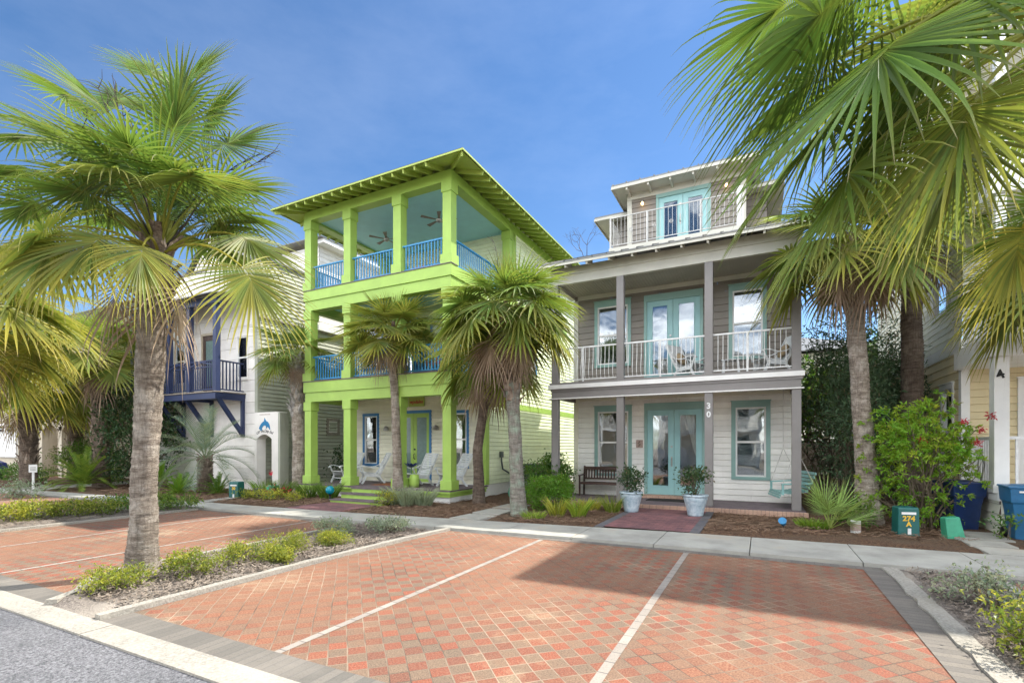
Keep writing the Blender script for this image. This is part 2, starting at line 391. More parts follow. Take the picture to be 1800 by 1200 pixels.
def text_polys(body, size, shear=0, off=0.0):
    cu = bpy.data.curves.new('lettering', 'FONT'); cu.body = body; cu.size = size; cu.shear = shear; cu.extrude = .004; cu.align_x = 'CENTER'; cu.offset = off
    cu.resolution_u = 3
    o = bpy.data.objects.new('lettering', cu); sc.collection.objects.link(o)
    bpy.context.view_layer.update(); me = o.to_mesh(); vs = [tuple(v.co) for v in me.vertices]; fs = [tuple(p.vertices) for p in me.polygons]
    o.to_mesh_clear(); bpy.data.objects.remove(o); bpy.data.curves.remove(cu); return vs, fs
def letter(mb, body, size, x, y, z, shear=0, rot=0, off=0.0):
    vs, fs = text_polys(body, size, shear, off); c, s_ = math.cos(rot), math.sin(rot)
    mb.add([(x + a * c - b * s_, y - d, z + a * s_ + b * c) for a, b, d in vs], fs)

# walls made of lap boards: origin O, horizontal direction U, outward normal Nn
def siding(mb, O, U, Nn, ln, z0, z1, ops=(), ex=.15, lap=.022, gap=.011):
    O = np.array(O, float); U = np.array(U, float); Nn = np.array(Nn, float)
    cuts = sorted({z0, z1, *[z for o in ops for z in (o[2], o[3]) if z0 < z < z1], *[z0 + i * ex for i in range(1, int((z1 - z0) / ex) + 1) if z0 + i * ex < z1 - .01]})
    flip = np.dot(np.cross(U, (0, 0, 1)), Nn) < 0
    for a, b in zip(cuts, cuts[1:]):
        if b - a < .004: continue
        mid = (a + b) / 2; iv = [(0, ln)]
        for u0, u1, w0, w1 in ops:
            if w0 < mid < w1:
                n2 = []
                for p, q in iv:
                    if u1 <= p or u0 >= q: n2.append((p, q)); continue
                    if u0 > p: n2.append((p, u0))
                    if u1 < q: n2.append((u1, q))
                iv = n2
        fa = lap * (1 - ((a - z0) % ex) / ex) if ((a - z0) % ex) < ex - 1e-4 else lap
        ph = ((b - z0) % ex) / ex; fb = lap * (1 - (ph if ph > 1e-3 else 1))
        iv2 = []
        for p, q in iv:
            x_ = p
            while q - x_ > 2.2: y_ = x_ + random.uniform(1.2, 3.6); y_ = min(y_, q); iv2.append((x_, y_ - .004)); x_ = y_
            if q > x_ + .002: iv2.append((x_, q))
        for p, q in iv2:
            mb.cur = (0, min(1, max(0, random.gauss(.5, .17))), 0)
            def pt(u, z, o): return O + U * u + Nn * o + np.array((0, 0, z))
            gp = gap if ((a - z0) % ex) < 1e-4 or ex - ((a - z0) % ex) < 1e-4 else 0
            vs = [pt(p, a + gp, fa), pt(q, a + gp, fa), pt(q, b, fb), pt(p, b, fb), pt(p, a, -.012), pt(q, a, -.012)]
            fs = [(0, 1, 2, 3), (4, 5, 1, 0)]
            if flip: fs = [f[::-1] for f in fs]
            mb.add(vs, fs)
# local frame for openings: u along wall, outward normal, z up
def frame(O, U, Nn):
    O = np.array(O, float); U = np.array(U, float); Nn = np.array(Nn, float)
    return (np.stack([U, -Nn, np.array((0, 0, 1.))], 1), O)   # local x=U, local y = into wall
FRONT = lambda y: frame((0, y, 0), (1, 0, 0), (0, -1, 0))
def mbT(T): m = MB(); m.T = T; return m
def window(parent, T, x0, x1, z0, z1, casing='teal', cw=.10, head=.16, sill=.09, sash='white', blind=1.0, mid=None, room=.5, label=None):
    """x0..x1, z0..z1 = outer edge of the sash; casing goes round it"""
    wdw = mbT(T)
    wdw.box(x0 - cw, x0, -.035, .02, z0, z1); wdw.box(x1, x1 + cw, -.035, .02, z0, z1)
    wdw.box(x0 - cw, x1 + cw, -.045, .02, z1, z1 + head); wdw.box(x0 - cw, x1 + cw, -.05, .02, z0 - sill, z0)
    wo_ = wdw.build('window', casing, parent, bevel=.004, label=label)
    if head > .12:
        cp = mbT(T); cp.box(x0 - cw - .02, x1 + cw + .02, -.07, .02, z1 + head, z1 + head + .025); child(cp, 'drip_cap', casing, wo_)
    fr = mbT(T); t = .045; mid = mid or (z0 + z1) / 2
    fr.box(x0, x0 + t, -.015, .05, z0, z1); fr.box(x1 - t, x1, -.015, .05, z0, z1)
    fr.box(x0 + t, x1 - t, -.015, .05, z1 - t, z1); fr.box(x0 + t, x1 - t, -.015, .05, z0, z0 + t); fr.box(x0 + t, x1 - t, -.005, .05, mid - .028, mid + .028)
    child(fr, 'sash', sash, wo_)
    g = mbT(T); g.box(x0 + t, x1 - t, .030, .034, z0 + t, mid - .028); g.box(x0 + t, x1 - t, .018, .022, mid + .028, z1 - t); child(g, 'pane', 'glass', wo_)
    if blind > 0:
        b = mbT(T); zz = z1 - t - .02
        while zz > z1 - (z1 - z0) * blind + t:
            b.add([(x0 + t, .07, zz - .008), (x1 - t, .07, zz - .008), (x1 - t, .092, zz + .008), (x0 + t, .092, zz + .008)], [(0, 1, 2, 3)]); zz -= .034
        if b.v: child(b, 'blind', 'blind', wo_)
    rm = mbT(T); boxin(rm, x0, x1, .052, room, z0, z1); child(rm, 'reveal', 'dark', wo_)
    return wo_
def boxin(rm, x0, x1, y0, y1, z0, z1):
    rm.add([(x0, y0, z0), (x1, y0, z0), (x1, y1, z0), (x0, y1, z0), (x0, y0, z1), (x1, y0, z1), (x1, y1, z1), (x0, y1, z1)],
           [(0, 1, 2, 3), (7, 6, 5, 4), (1, 5, 6, 2), (2, 6, 7, 3), (3, 7, 4, 0)])
def child(mb, name, mat, par, **k):
    o = mb.build(name, mat, None, **k); o.parent = par
    p = par.parent
    if p is not None and p.get('_o'):
        off = np.array(p['_o']); co = np.array([v.co[:] for v in o.data.vertices]) - off
        o.data.vertices.foreach_set('co', co.astype(np.float32).ravel())
    return o
def french_door(parent, T, x0, x1, z0, z1, casing='teal', leafm='tealdoor', cw=.09, head=.2, handle=True, blind=False, curtain=False, panes='glass', stile=.15, room=.8):
    df = mbT(T); df.box(x0 - cw, x0, -.035, .04, z0, z1); df.box(x1, x1 + cw, -.035, .04, z0, z1); df.box(x0 - cw, x1 + cw, -.045, .04, z1, z1 + head)
    d0 = df.build('door_frame', casing, parent, bevel=.004)
    xm = (x0 + x1) / 2
    for i, (a, b) in enumerate(((x0, xm - .004), (xm + .004, x1))):
        lf = mbT(T); bt = .26; tp = .15
        lf.box(a, a + stile, .0, .045, z0, z1); lf.box(b - stile, b, .0, .045, z0, z1)
        lf.box(a + stile, b - stile, .0, .045, z0, z0 + bt); lf.box(a + stile, b - stile, .0, .045, z1 - tp, z1)
        m = .018  # glazing bead
        lf.box(a + stile, a + stile + m, -.012, .03, z0 + bt, z1 - tp); lf.box(b - stile - m, b - stile, -.012, .03, z0 + bt, z1 - tp)
        lf.box(a + stile + m, b - stile - m, -.012, .03, z0 + bt, z0 + bt + m); lf.box(a + stile + m, b - stile - m, -.012, .03, z1 - tp - m, z1 - tp)
        lo = lf.build('door', leafm, parent, bevel=.004)
        g = mbT(T); g.box(a + stile + m, b - stile - m, .012, .018, z0 + bt + m, z1 - tp - m); child(g, 'pane', panes, lo)
        if blind:
            b_ = mbT(T); zz = z1 - tp - .03
            while zz > z0 + bt + .03:
                b_.add([(a + stile, .05, zz - .009), (b - stile, .05, zz - .009), (b - stile, .07, zz + .009), (a + stile, .07, zz + .009)], [(0, 1, 2, 3)]); zz -= .034
            child(b_, 'blind', 'blind', lo)
        if curtain:
            cu = mbT(T); sgn = 1 if i == 0 else -1; xa = a + stile if i == 0 else b - stile; rows = []
            for r in range(14):
                tt = r / 13; zc = z1 - tp - tt * 1.25; wd = .30 * (1 - tt) ** .8 + .03
                rows.append([(xa + sgn * wd * k / 6, .09 + .018 * math.sin(k * 2.1), zc) for k in range(7)])
            cu.add([p for r_ in rows for p in r_], [(r * 7 + k, r * 7 + k + 1, (r + 1) * 7 + k + 1, (r + 1) * 7 + k) for r in range(13) for k in range(6)])
            child(cu, 'curtain', 'curtain', lo, smooth=True)
        if handle and i == 0:
            h = mbT(T); h.box(b - .085, b - .045, -.02, 0, z0 + .85, z0 + 1.15); h.tube([(b - .065, -.02, z0 + 1.10), (b - .065, -.07, z0 + 1.08), (b - .065, -.07, z0 + .94), (b - .065, -.02, z0 + .9)], .012, 6)
            child(h, 'handle', 'metal', lo); h = mbT(T); h.tube([(b - .065, 0, z0 + 1.45), (b - .065, -.025, z0 + 1.45)], .03, 12); child(h, 'lock', 'metal', lo)
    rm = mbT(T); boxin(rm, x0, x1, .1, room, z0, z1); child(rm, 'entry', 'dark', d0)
    return d0

def beadboard(mb, x0, x1, y0, y1, z, step=.09):
    x = x0
    while x < x1:
        mb.box(x, min(x + step - .012, x1), y0, y1, z, z + .012); x += step
    mb.box(x0, x1, y0, y1, z + .0125, z + .03)
def railing(parent, a, b, z0, z1, mat, step=.11, r=.009, name='railing', rail=(.04, .04), post=None, belly=0, sq=False, low=.08, nrm=(0, -1)):
    a = np.array(a, float); b = np.array(b, float); d = b - a; ln = np.linalg.norm(d); d /= ln; m = MB(); nr = np.array(nrm, float)
    m.beam((*a, z1 - rail[1] / 2), (*b, z1 - rail[1] / 2), rail[0], rail[1]); m.beam((*a, z0 + low), (*b, z0 + low), rail[0] * .8, rail[1] * .8)
    k = max(2, int(ln / step))
    for i in range(1, k):
        p = a + d * ln * i / k
        if sq: m.box(p[0] - r, p[0] + r, p[1] - r, p[1] + r, z0 + low, z1 - rail[1])
        elif belly: m.tube([(*(p + nr * belly * q), z0 + low + (z1 - z0 - low - rail[1]) * t) for t, q in ((0, 0), (.12, .8), (.25, 1), (.45, .55), (.65, .1), (1, 0))], r, 6)
        else: m.tube([(*p, z0 + low), (*p, z1 - rail[1])], r, 6)
    if post:
        for u in post:
            p = a + d * u; m.box(p[0] - .022, p[0] + .022, p[1] - .022, p[1] + .022, z0, z1)
    return m.build(name, mat, parent)

exec_parts = []
# ================================================================ SETTING
def sheet(x0, x1, y0, y1, z): m = MB(); m.poly([(x0, y0, z), (x1, y0, z), (x1, y1, z), (x0, y1, z)]); return m
m = MB(); m.poly([(-400, -300, -.03), (400, -300, -.03), (400, 500, -.03), (-400, 500, -.03)]); struct('ground', m, 'soil')
struct('road', sheet(-90, 60, -9, 2.24, -.008), 'asphalt')
m = MB(); x = -60.0
while x < 40:
    m.slab([(x + .008, 2.2), (x + 3.02, 2.2), (x + 3.02, 2.46), (x + .008, 2.46)], -.04, .012); x += 3.03
struct('kerb_ribbon', m, 'kerb')
m = MB(); x = -60.0
while x < 40:
    m.slab([(x + .008, -9.3), (x + 3.02, -9.3), (x + 3.02, -9), (x + .008, -9)], -.04, .012); x += 3.03
struct('opposite_kerb', m, 'kerb')
# parking bays
def bay(x0, x1, lines, yb):
    struct('parking_pavement', sheet(x0, x1, 2.46, yb, 0), 'pavers')
    struct('border_pavement', sheet(x0, x1, 2.46, 2.75, .004), 'soldier')
    struct('border_pavement', sheet(x0, x1, yb - .2, yb, .004), 'soldier')
    for i, xl in enumerate(lines): struct('bay_marking', sheet(xl - .04, xl + .04, 2.75, yb - .2, .004), 'stallline')
bay(-5.72, 1.5, (-3.55, -1.06), 8.42)
struct('border_pavement', sheet(1.25, 1.5, 2.75, 8.22, .008), 'soldierY')
bay(-13.4, -6.7, (-9.05, -11.4), 8.1)
bay(-24, -16.1, (-18.4, -20.7), 7.9)
bay(2.72, 12, (5.1, 7.5), 8.45)
# sidewalk slabs
NE = [(-40, 6.8), (-30, 7.4), (-22.6, 7.85), (-14.1, 8.0), (-8.8, 8.1), (-5.7, 8.3), (-2.7, 8.45), (2, 8.48), (14, 8.5)]
FE = [(-40, 7.3), (-30, 8.0), (-22.6, 8.45), (-14.1, 8.85), (-8.96, 9.1), (-4.03, 9.58), (-1.34, 9.87), (3.5, 9.98), (14, 10.05)]
def interp(P, x): return float(np.interp(x, [p[0] for p in P], [p[1] for p in P]))
m = MB(); x = -.16 - 1.45 * 27
while x < 12:
    a, b = x + .007, x + 1.443; m.slab([(a, interp(NE, a)), (b, interp(NE, b)), (b, interp(FE, b)), (a, interp(FE, a))], -.05, .05); x += 1.45
struct('sidewalk', m, 'concrete')
def hill(nx, ny, x0, x1, fy0, fy1, base, amp, seed, sc_=2.0):
    rng = np.random.default_rng(seed); ph = rng.uniform(0, 6, (6, 2)); fr = rng.uniform(.6, 5, (6, 2))
    m = MB(); vs = []
    for j in range(ny + 1):
        for i in range(nx + 1):
            x = x0 + (x1 - x0) * i / nx; a = fy0(x); b = fy1(x); y = a + (b - a) * j / ny
            h = sum(math.sin(fr[k, 0] * sc_ * x + ph[k, 0]) * math.sin(fr[k, 1] * sc_ * y + ph[k, 1]) for k in range(6)) / 6
            e = min(1, j / 2, (ny - j) / 2, i / 2, (nx - i) / 2)
            vs.append((x, y, base + amp * e * (.6 + h) + rng.uniform(-.002, .002)))
    m.add(vs, [(j * (nx + 1) + i, j * (nx + 1) + i + 1, (j + 1) * (nx + 1) + i + 1, (j + 1) * (nx + 1) + i) for j in range(ny) for i in range(nx)])
    return m
struct('mulch_bed', hill(300, 60, -40, 12, lambda x: interp(FE, x) - .01, lambda x: 22, .005, .05, 3), 'mulch', smooth=True)
struct('planter_soil', hill(30, 90, -7.62, -5.84, lambda x: 2.46 if x > -6.9 else 2.46 + (-6.9 - x) * 1.2, lambda x: 8.05, .012, .06, 4), 'soil', smooth=True)
struct('planter_soil', hill(30, 70, -16.1, -13.4, lambda x: 2.47, lambda x: 7.9, .012, .06, 5), 'soil', smooth=True)
struct('planter_soil', hill(24, 90, 1.62, 2.55, lambda x: 2.47, lambda x: 8.42, .008, .05, 6), 'soil', smooth=True)
def strip(pts, wd, z0, z1, seed=0, jit=.012):
    rng = random.Random(seed); m = MB(); P = []
    for (ax, ay), (bx, by) in zip(pts, pts[1:]):
        k = max(1, int(math.hypot(bx - ax, by - ay) / .22))
        P += [(ax + (bx - ax) * i / k, ay + (by - ay) * i / k) for i in range(k)]
    P.append(pts[-1]); L_, R_ = [], []
    for i, p in enumerate(P):
        q = P[min(i + 1, len(P) - 1)]; o = P[max(i - 1, 0)]; dx, dy = q[0] - o[0], q[1] - o[1]; l = math.hypot(dx, dy); nx, ny = -dy / l, dx / l
        L_.append((p[0] + nx * (wd / 2 + rng.uniform(-jit, jit)), p[1] + ny * (wd / 2 + rng.uniform(-jit, jit)))); R_.append((p[0] - nx * wd / 2, p[1] - ny * wd / 2))
    for i in range(len(P) - 1):
        m.slab([L_[i], L_[i + 1], R_[i + 1], R_[i]], z0, z1 )
    return m
struct('kerb_edging', strip([(-5.78, 2.47), (-5.80, 5), (-5.72, 7.0), (-5.6, 8.25)], .11, -.03, .055, 1, .015), 'kerb')
struct('kerb_edging', strip([(-6.72, 2.47), (-6.95, 2.8), (-7.35, 3.05), (-7.62, 3.5), (-7.66, 7.9)], .10, -.03, .07, 2), 'kerb')
struct('kerb_edging', strip([(1.585, 2.47), (1.585, 8.4)], .17, -.03, .03, 3, .03), 'kerb')
struct('kerb_edging', strip([(2.63, 2.47), (2.63, 8.4)], .15, -.03, .03, 4, .03), 'kerb')
struct('kerb_edging', strip([(-13.36, 2.47), (-13.36, 7.9)], .12, -.03, .05, 5), 'kerb')
# front walks and stepping slabs
m = MB(); m.poly([(-2.88, 9.86, .056), (-1.22, 9.9, .056), (-1.22, 13.28, .056), (-2.88, 13.28, .056)]); struct('brick_path', m, 'walkbrick')
m = MB(); m.slab([(-3.06, 9.8), (-2.88, 9.8), (-2.88, 13.28), (-3.06, 13.28)], -.02, .054); m.slab([(-1.22, 9.85), (-1.04, 9.85), (-1.04, 13.28), (-1.22, 13.28)], -.02, .054); struct('path_edging', m, 'walkedge')
m = MB(); m.slab([(-11.35, 9.0), (-9.5, 9.05), (-9.4, 10.5), (-11.3, 10.5)], -.02, .054); struct('brick_path', m, 'walkbrick')
m = MB(); m.slab([(-6.35, 9.4), (-5.6, 9.45), (-5.55, 10.2), (-6.3, 10.2)], -.02, .06); m.slab([(-6.35, 10.4), (-5.6, 10.4), (-5.6, 11.3), (-6.35, 11.3)], -.02, .06); m.slab([(-6.4, 11.5), (-5.7, 11.5), (-5.7, 12.4), (-6.4, 12.4)], -.02, .06)
struct('stepping_slabs', m, 'concrete')
m = MB(); m.slab([(-14.95, 8.9), (-14.5, 8.9), (-14.9, 10.6), (-15.4, 10.6)], -.02, .06); m.slab([(3.1, 9.98), (3.75, 10), (3.7, 10.6), (3.1, 10.6)], -.02, .06); m.slab([(3.1, 10.75), (3.7, 10.75), (3.7, 11.3), (3.1, 11.3)], -.02, .06); m.slab([(3.1, 11.45), (3.9, 11.45), (3.9, 12.4), (3.1, 12.4)], -.02, .06)
struct('stepping_slabs', m, 'concrete')
m = MB(); m.slab([(-26.5, 8.35), (-24.2, 8.45), (-24.6, 13), (-26.4, 13)], -.02, .05); struct('side_path', m, 'concrete')

# ================================================================ GREY HOUSE
gh = thing('house', 'three-storey grey house with teal trim, number 30 post and white balcony rails', 'house', (-2.3, 13.3, 0))
Yc, Yw = 13.65, 15.4
m = MB(); m.box(-5.75, .95, 13.32, 15.45, 0.06, .135); m.build('porch_floor', 'deck', gh)
m = MB(); x = -5.78
while x < .95: m.box(x, x + .172, 13.2, 13.36, .0, .14); x += .178
m.build('porch_step', 'brickstep', gh, bevel=.006)
T = FRONT(Yw)
# ground floor siding with openings
ops = [(-4.68 + 5.45, -3.70 + 5.45, .83, 2.78), (-.65 + 5.45, .12 + 5.45, .83, 2.78), (-3.12 + 5.45, -1.54 + 5.45, .2, 2.8)]
m = MB(); siding(m, (-5.45, Yw, 0), (1, 0, 0), (0, -1, 0), 6.3, .13, 3.28, ops, .165); m.build('wall', 'whitewall', gh)
m = MB(); siding(m, (.85, Yw, 0), (0, 1, 0), (1, 0, 0), 8.0, .1, 3.3, (), .165); siding(m, (-5.45, Yw, 0), (0, 1, 0), (-1, 0, 0), 8.0, .1, 3.3, (), .165); m.build('side_wall', 'whitewall', gh)
m = MB(); m.box(-5.49, -5.34, Yw - .03, Yw + .03, .13, 3.24); 
m.build('corner_board', 'cream', gh); m = MB(); m.box(-5.33, .73, Yw - .026, Yw - .001, 3.13, 3.24)
m.build('frieze_board', 'cream', gh); m = MB(); m.box(.74, .89, Yw - .03, Yw + .03, .13, 3.24); m.build('corner_board', 'cream', gh)
window(gh, T, -4.68, -3.70, .83, 2.78, cw=.11, head=.17, blind=1)
window(gh, T, -.65, .12, .83, 2.78, cw=.11, head=.17, blind=1)
french_door(gh, T, -3.12, -1.54, .22, 2.78, head=.22, curtain=True)
m = MB(); x = -3.3
while x < -1.4: m.box(x, x + .1, 14.98, Yw - .01, .135, .215); x += .104
m.build('door_step', 'brickstep', gh, bevel=.004)
# second floor structure
m = MB(); m.box(-5.58, .86, Yc, Yc + .16, 3.10, 3.30); m.box(-5.58, -5.42, Yc + .16, Yw, 3.10, 3.30); m.box(.70, .86, Yc + .16, Yw, 3.10, 3.30); m.build('porch_beam', 'graycol', gh, bevel=.006)
m = MB(); m.box(-5.64, .92, Yc - .035, Yc + .13, 3.07, 3.10); m.box(-5.66, .93, Yc - .06, Yw, 3.37, 3.49); m.build('band_board', 'white', gh, bevel=.004)
m = MB(); m.box(-5.60, .89, Yc - .02, Yw, 3.30, 3.37); m.box(-5.62, .90, Yc - .045, Yw, 3.49, 3.55); m.build('balcony_floor', 'graycol', gh)
m = MB(); beadboard(m, -5.42, .70, Yc + .16, Yw - .03, 3.245); m.build('porch_ceiling', 'beadboard', gh)
for x0 in (-5.58, -3.62, -1.31, .66):
    m = MB(); m.box(x0, x0 + .2, Yc, Yc + .2, .14, 3.07); m.build('porch_post', 'graycol', gh, bevel=.006)
    m = MB(); m.box(x0, x0 + .2, Yc, Yc + .2, 3.55, 6.44); m.build('balcony_post', 'graycol', gh, bevel=.006)
ops = [(-4.69 + 5.45, -3.72 + 5.45, 4.28, 6.12), (-.73 + 5.45, .04 + 5.45, 4.22, 6.1), (-3.13 + 5.45, -1.60 + 5.45, 3.56, 6.10)]
m = MB(); siding(m, (-5.45, Yw, 0), (1, 0, 0), (0, -1, 0), 6.3, 3.55, 6.62, ops, .2); m.build('upper_wall', 'gray', gh)
m = MB(); siding(m, (.85, Yw, 0), (0, 1, 0), (1, 0, 0), 8, 3.3, 7.6, (), .2); siding(m, (-5.45, Yw, 0), (0, 1, 0), (-1, 0, 0), 8, 3.3, 7.6, (), .2); m.build('upper_side_wall', 'whitewall', gh)
for a_ in (-5.49, .74): m = MB(); m.box(a_, a_ + .15, Yw - .03, Yw + .03, 3.55, 6.42); m.build('corner_board', 'trim', gh)
window(gh, T, -4.69, -3.72, 4.28, 6.12, cw=.10, head=.17, blind=1)
window(gh, T, -.73, .04, 4.22, 6.1, cw=.10, head=.16, blind=1)
french_door(gh, T, -3.13, -1.60, 3.56, 6.10, head=.2, blind=True)
m = MB(); m.box(-5.6, .88, Yc + .02, Yc + .16, 6.45, 6.72); m.box(-5.6, -5.44, Yc + .16, Yw, 6.45, 6.72); m.box(.72, .88, Yc + .16, Yw, 6.45, 6.72); m.box(-5.34, .74, Yw - .05, Yw - .02, 6.42, 6.6); m.build('eave_beam', 'trim', gh, bevel=.005)
m = MB(); beadboard(m, -5.42, .70, Yc + .16, Yw - .05, 6.55); m.build('balcony_ceiling', 'beadboard', gh)
railing(gh, (-5.38, Yc + .1), (-3.62, Yc + .1), 3.55, 4.58, 'railwhite', .115, post=(.75,), belly=.07)
railing(gh, (-3.42, Yc + .1), (-1.31, Yc + .1), 3.55, 4.58, 'railwhite', .115, post=(.98,), belly=.07)
railing(gh, (-1.11, Yc + .1), (.66, Yc + .1), 3.55, 4.58, 'railwhite', .115, post=(.8,), belly=.07)
# porch roof
def roofplane(m, x0, x1, ya, za, yb, zb, th=.035):
    m.add([(x0, ya, za), (x1, ya, za), (x1, yb, zb), (x0, yb, zb), (x0, ya, za - th), (x1, ya, za - th), (x1, yb, zb - th), (x0, yb, zb - th)],
          [(0, 1, 2, 3), (7, 6, 5, 4), (0, 4, 5, 1), (1, 5, 6, 2), (2, 6, 7, 3), (3, 7, 4, 0)])
m = MB(); roofplane(m, -5.85, 1.15, 13.12, 6.93, 16.6, 8.3)
x = -5.8
while x < 1.15: m.beam((x, 13.10, 6.93), (x, 16.6, 8.31), .03, .035); x += .41
m.build('roof', 'metalroof', gh)
m = MB(); m.box(-5.85, 1.15, 13.14, 13.17, 6.82, 6.895); m.build('fascia_board', 'trim', gh)
m = MB(); x = -5.6
while x < 1.1: m.beam((x, 13.18, 6.82), (x, Yc + .03, 6.97), .05, .13); x += .63
m.box(-5.6, .9, Yc - .012, Yc + .019, 6.70, 6.93); m.build('rafter_tails', 'trim', gh)
# third-floor body behind, with its eave
m = MB(); siding(m, (-4.45, 16.3, 0), (1, 0, 0), (0, -1, 0), 4.6, 7.4, 9.2, (), .2); siding(m, (-4.45, 16.3, 0), (0, 1, 0), (-1, 0, 0), 6, 7.4, 9.2, (), .2); siding(m, (.15, 16.3, 0), (0, 1, 0), (1, 0, 0), 6, 7.4, 9.2, (), .2); m.build('attic_wall', 'gray', gh)
def hip(m, x0, x1, y0, y1, z, rise, th=.05):
    w_ = (x1 - x0) / 2; ry0, ry1 = (y0 + w_, y1 - w_) if (y1 - y0) > 2 * w_ else ((y0 + y1) / 2, (y0 + y1) / 2 + .01); xm = (x0 + x1) / 2
    V = [(x0, y0, z), (x1, y0, z), (x1, y1, z), (x0, y1, z), (xm, ry0, z + rise), (xm, ry1, z + rise)]
    V += [(a, b, c - th) for a, b, c in V]
    m.add(V, [(0, 1, 4), (1, 2, 5, 4), (2, 3, 5), (3, 0, 4, 5), (7, 6, 10), (8, 7, 10, 11), (9, 8, 11), (6, 9, 11, 10), (0, 6, 7, 1), (1, 7, 8, 2), (2, 8, 9, 3), (3, 9, 6, 0)])
m = MB(); hip(m, -4.95, .6, 15.9, 22.6, 9.28, 1.0); m.build('main_roof', 'metalroof', gh)
m = MB(); m.box(-4.95, .6, 15.88, 15.91, 9.14, 9.22); m.box(-4.97, -4.94, 15.9, 22.6, 9.14, 9.22); m.box(-4.94, .59, 15.91, 22.5, 9.18, 9.2); m.build('main_fascia', 'trim', gh)
# dormer
Yd = 15.1; T = FRONT(Yd)
m = MB(); siding(m, (-3.64, Yd, 0), (1, 0, 0), (0, -1, 0), 3.24, 7.1, 9.3, [(.84, 2.36, 7.3, 9.14)], .165); siding(m, (-3.64, Yd, 0), (0, 1, 0), (-1, 0, 0), 1.2, 7.4, 9.3, (), .165); siding(m, (-.40, Yd, 0), (0, 1, 0), (1, 0, 0), 1.2, 7.4, 9.3, (), .165); m.build('dormer_wall', 'gray', gh)
for a_ in (-3.66, -.51): m = MB(); m.box(a_, a_ + .14, Yd - .03, Yd + .03, 7.3, 9.2); m.build('dormer_corner_board', 'trim', gh)
french_door(gh, T, -2.72, -1.36, 7.33, 9.06, cw=.08, head=.12, blind=True, stile=.13, room=.7)
m = MB(); hip(m, -4.0, -.02, 14.5, 17.5, 9.46, .75); x = -3.95
while x < 0: m.beam((x, 14.49, 9.47), (x, 14.75, 9.53 if -3.6 < x < -.4 else 9.47), .03, .035); x += .4
m.build('dormer_roof', 'metalroof', gh)
m = MB(); m.box(-4.0, -.02, 14.49, 14.52, 9.33, 9.41); m.box(-4.01, -3.98, 14.5, 17.4, 9.33, 9.41); m.box(-3.98, -.04, 14.52, 17, 9.36, 9.375); m.box(-3.66, -.37, Yd - .05, Yd - .02, 9.17, 9.36); x = -3.55
while x < -.2: m.beam((x, 14.53, 9.31), (x, Yd, 9.31), .05, .1); x += .62
m.build('dormer_eave', 'trim', gh)
for xl in (-3.18, -.86):
    m = MB(); m.tube([(xl, Yd - .02, 9.05), (xl, Yd - .12, 9.08), (xl, Yd - .14, 9.0)], .012, 6); m.tube([(xl, Yd - .14, 9.02), (xl, Yd - .14, 8.98)], .035, 8); wl = m.build('wall_lamp', 'metal', gh)
    b = MB(); b.lathe([(0, -.09), (.03, -.07), (.04, -.03), (.02, 0)], (xl, Yd - .14, 8.99), 10); child(b, 'bulb', 'bulb', wl, smooth=True)
m = MB(); m.box(-3.90, -.38, 13.88, 13.94, 7.2, 7.34); m.box(-3.90, -3.84, 13.94, Yd, 7.2, 7.34); m.box(-.46, -.38, 13.94, Yd, 7.2, 7.34); m.build('balcony_curb', 'trim', gh)
m = MB(); m.box(-3.84, -.46, 13.94, Yd, 7.26, 7.31); m.build('roof_deck', 'graycol', gh)
bl = railing(gh, (-3.88, 13.92), (-.42, 13.92), 7.34, 8.22, 'railthin', .108, r=.006, rail=(.025, .025), post=(.02, 1.05, 2.45, 3.44), name='balcony_railing')
railing(gh, (-3.88, 13.94), (-3.88, Yd), 7.34, 8.22, 'railthin', .108, r=.006, rail=(.025, .025), belly=.05, nrm=(-1, 0), name='balcony_railing')
m = MB()
for xm_, zm_ in ((-3.28, 7.78), (-2.62, 7.78), (-2.18, 7.80), (-1.42, 7.80), (-.86, 7.80)):
    m.tube([(xm_ + .05 * math.cos(a), 13.9, zm_ + .05 * math.sin(a)) for a in [k * .7 for k in range(10)]], .008, 5); m.tube([(xm_ + .025 * math.cos(a), 13.9, zm_ + .025 * math.sin(a)) for a in [k * .8 for k in range(9)]], .007, 5)
child(m, 'rail_rosette', 'metal', bl)
m = MB(); m.box(-.56, -.4, 13.9, 14.06, 7.3, 8.35); m.build('balcony_end_post', 'white', gh)
for x, y in ((-3.35, 14.4), (-.98, 14.4)):
    m = MB(); m.lathe([(0, -.004), (.06, -.004), (.07, 0)], (x, y, 3.243), 14); m.build('ceiling_light', 'bulb', gh)
# number on the second post
m = MB(); letter(m, '3', .21, -1.21, Yc - .002, 2.66, off=.006); letter(m, '0', .21, -1.21, Yc - .002, 2.44, off=.006); m.build('house_number', 'railwhite', gh)
# chandelier seen through the door glass
m = MB(); m.tube([(-1.9, 15.95, 2.75), (-1.9, 15.95, 2.5)], .01, 5); m.build('pendant_rod', 'metal', gh)
for k in range(3):
    m = MB(); m.lathe([(.0, -.06), (.04, -.05), (.05, 0), (.03, .04)], (-1.98 + .08 * k, 15.95, 2.46), 10); m.build('pendant_shade', 'bulb', gh, smooth=True)

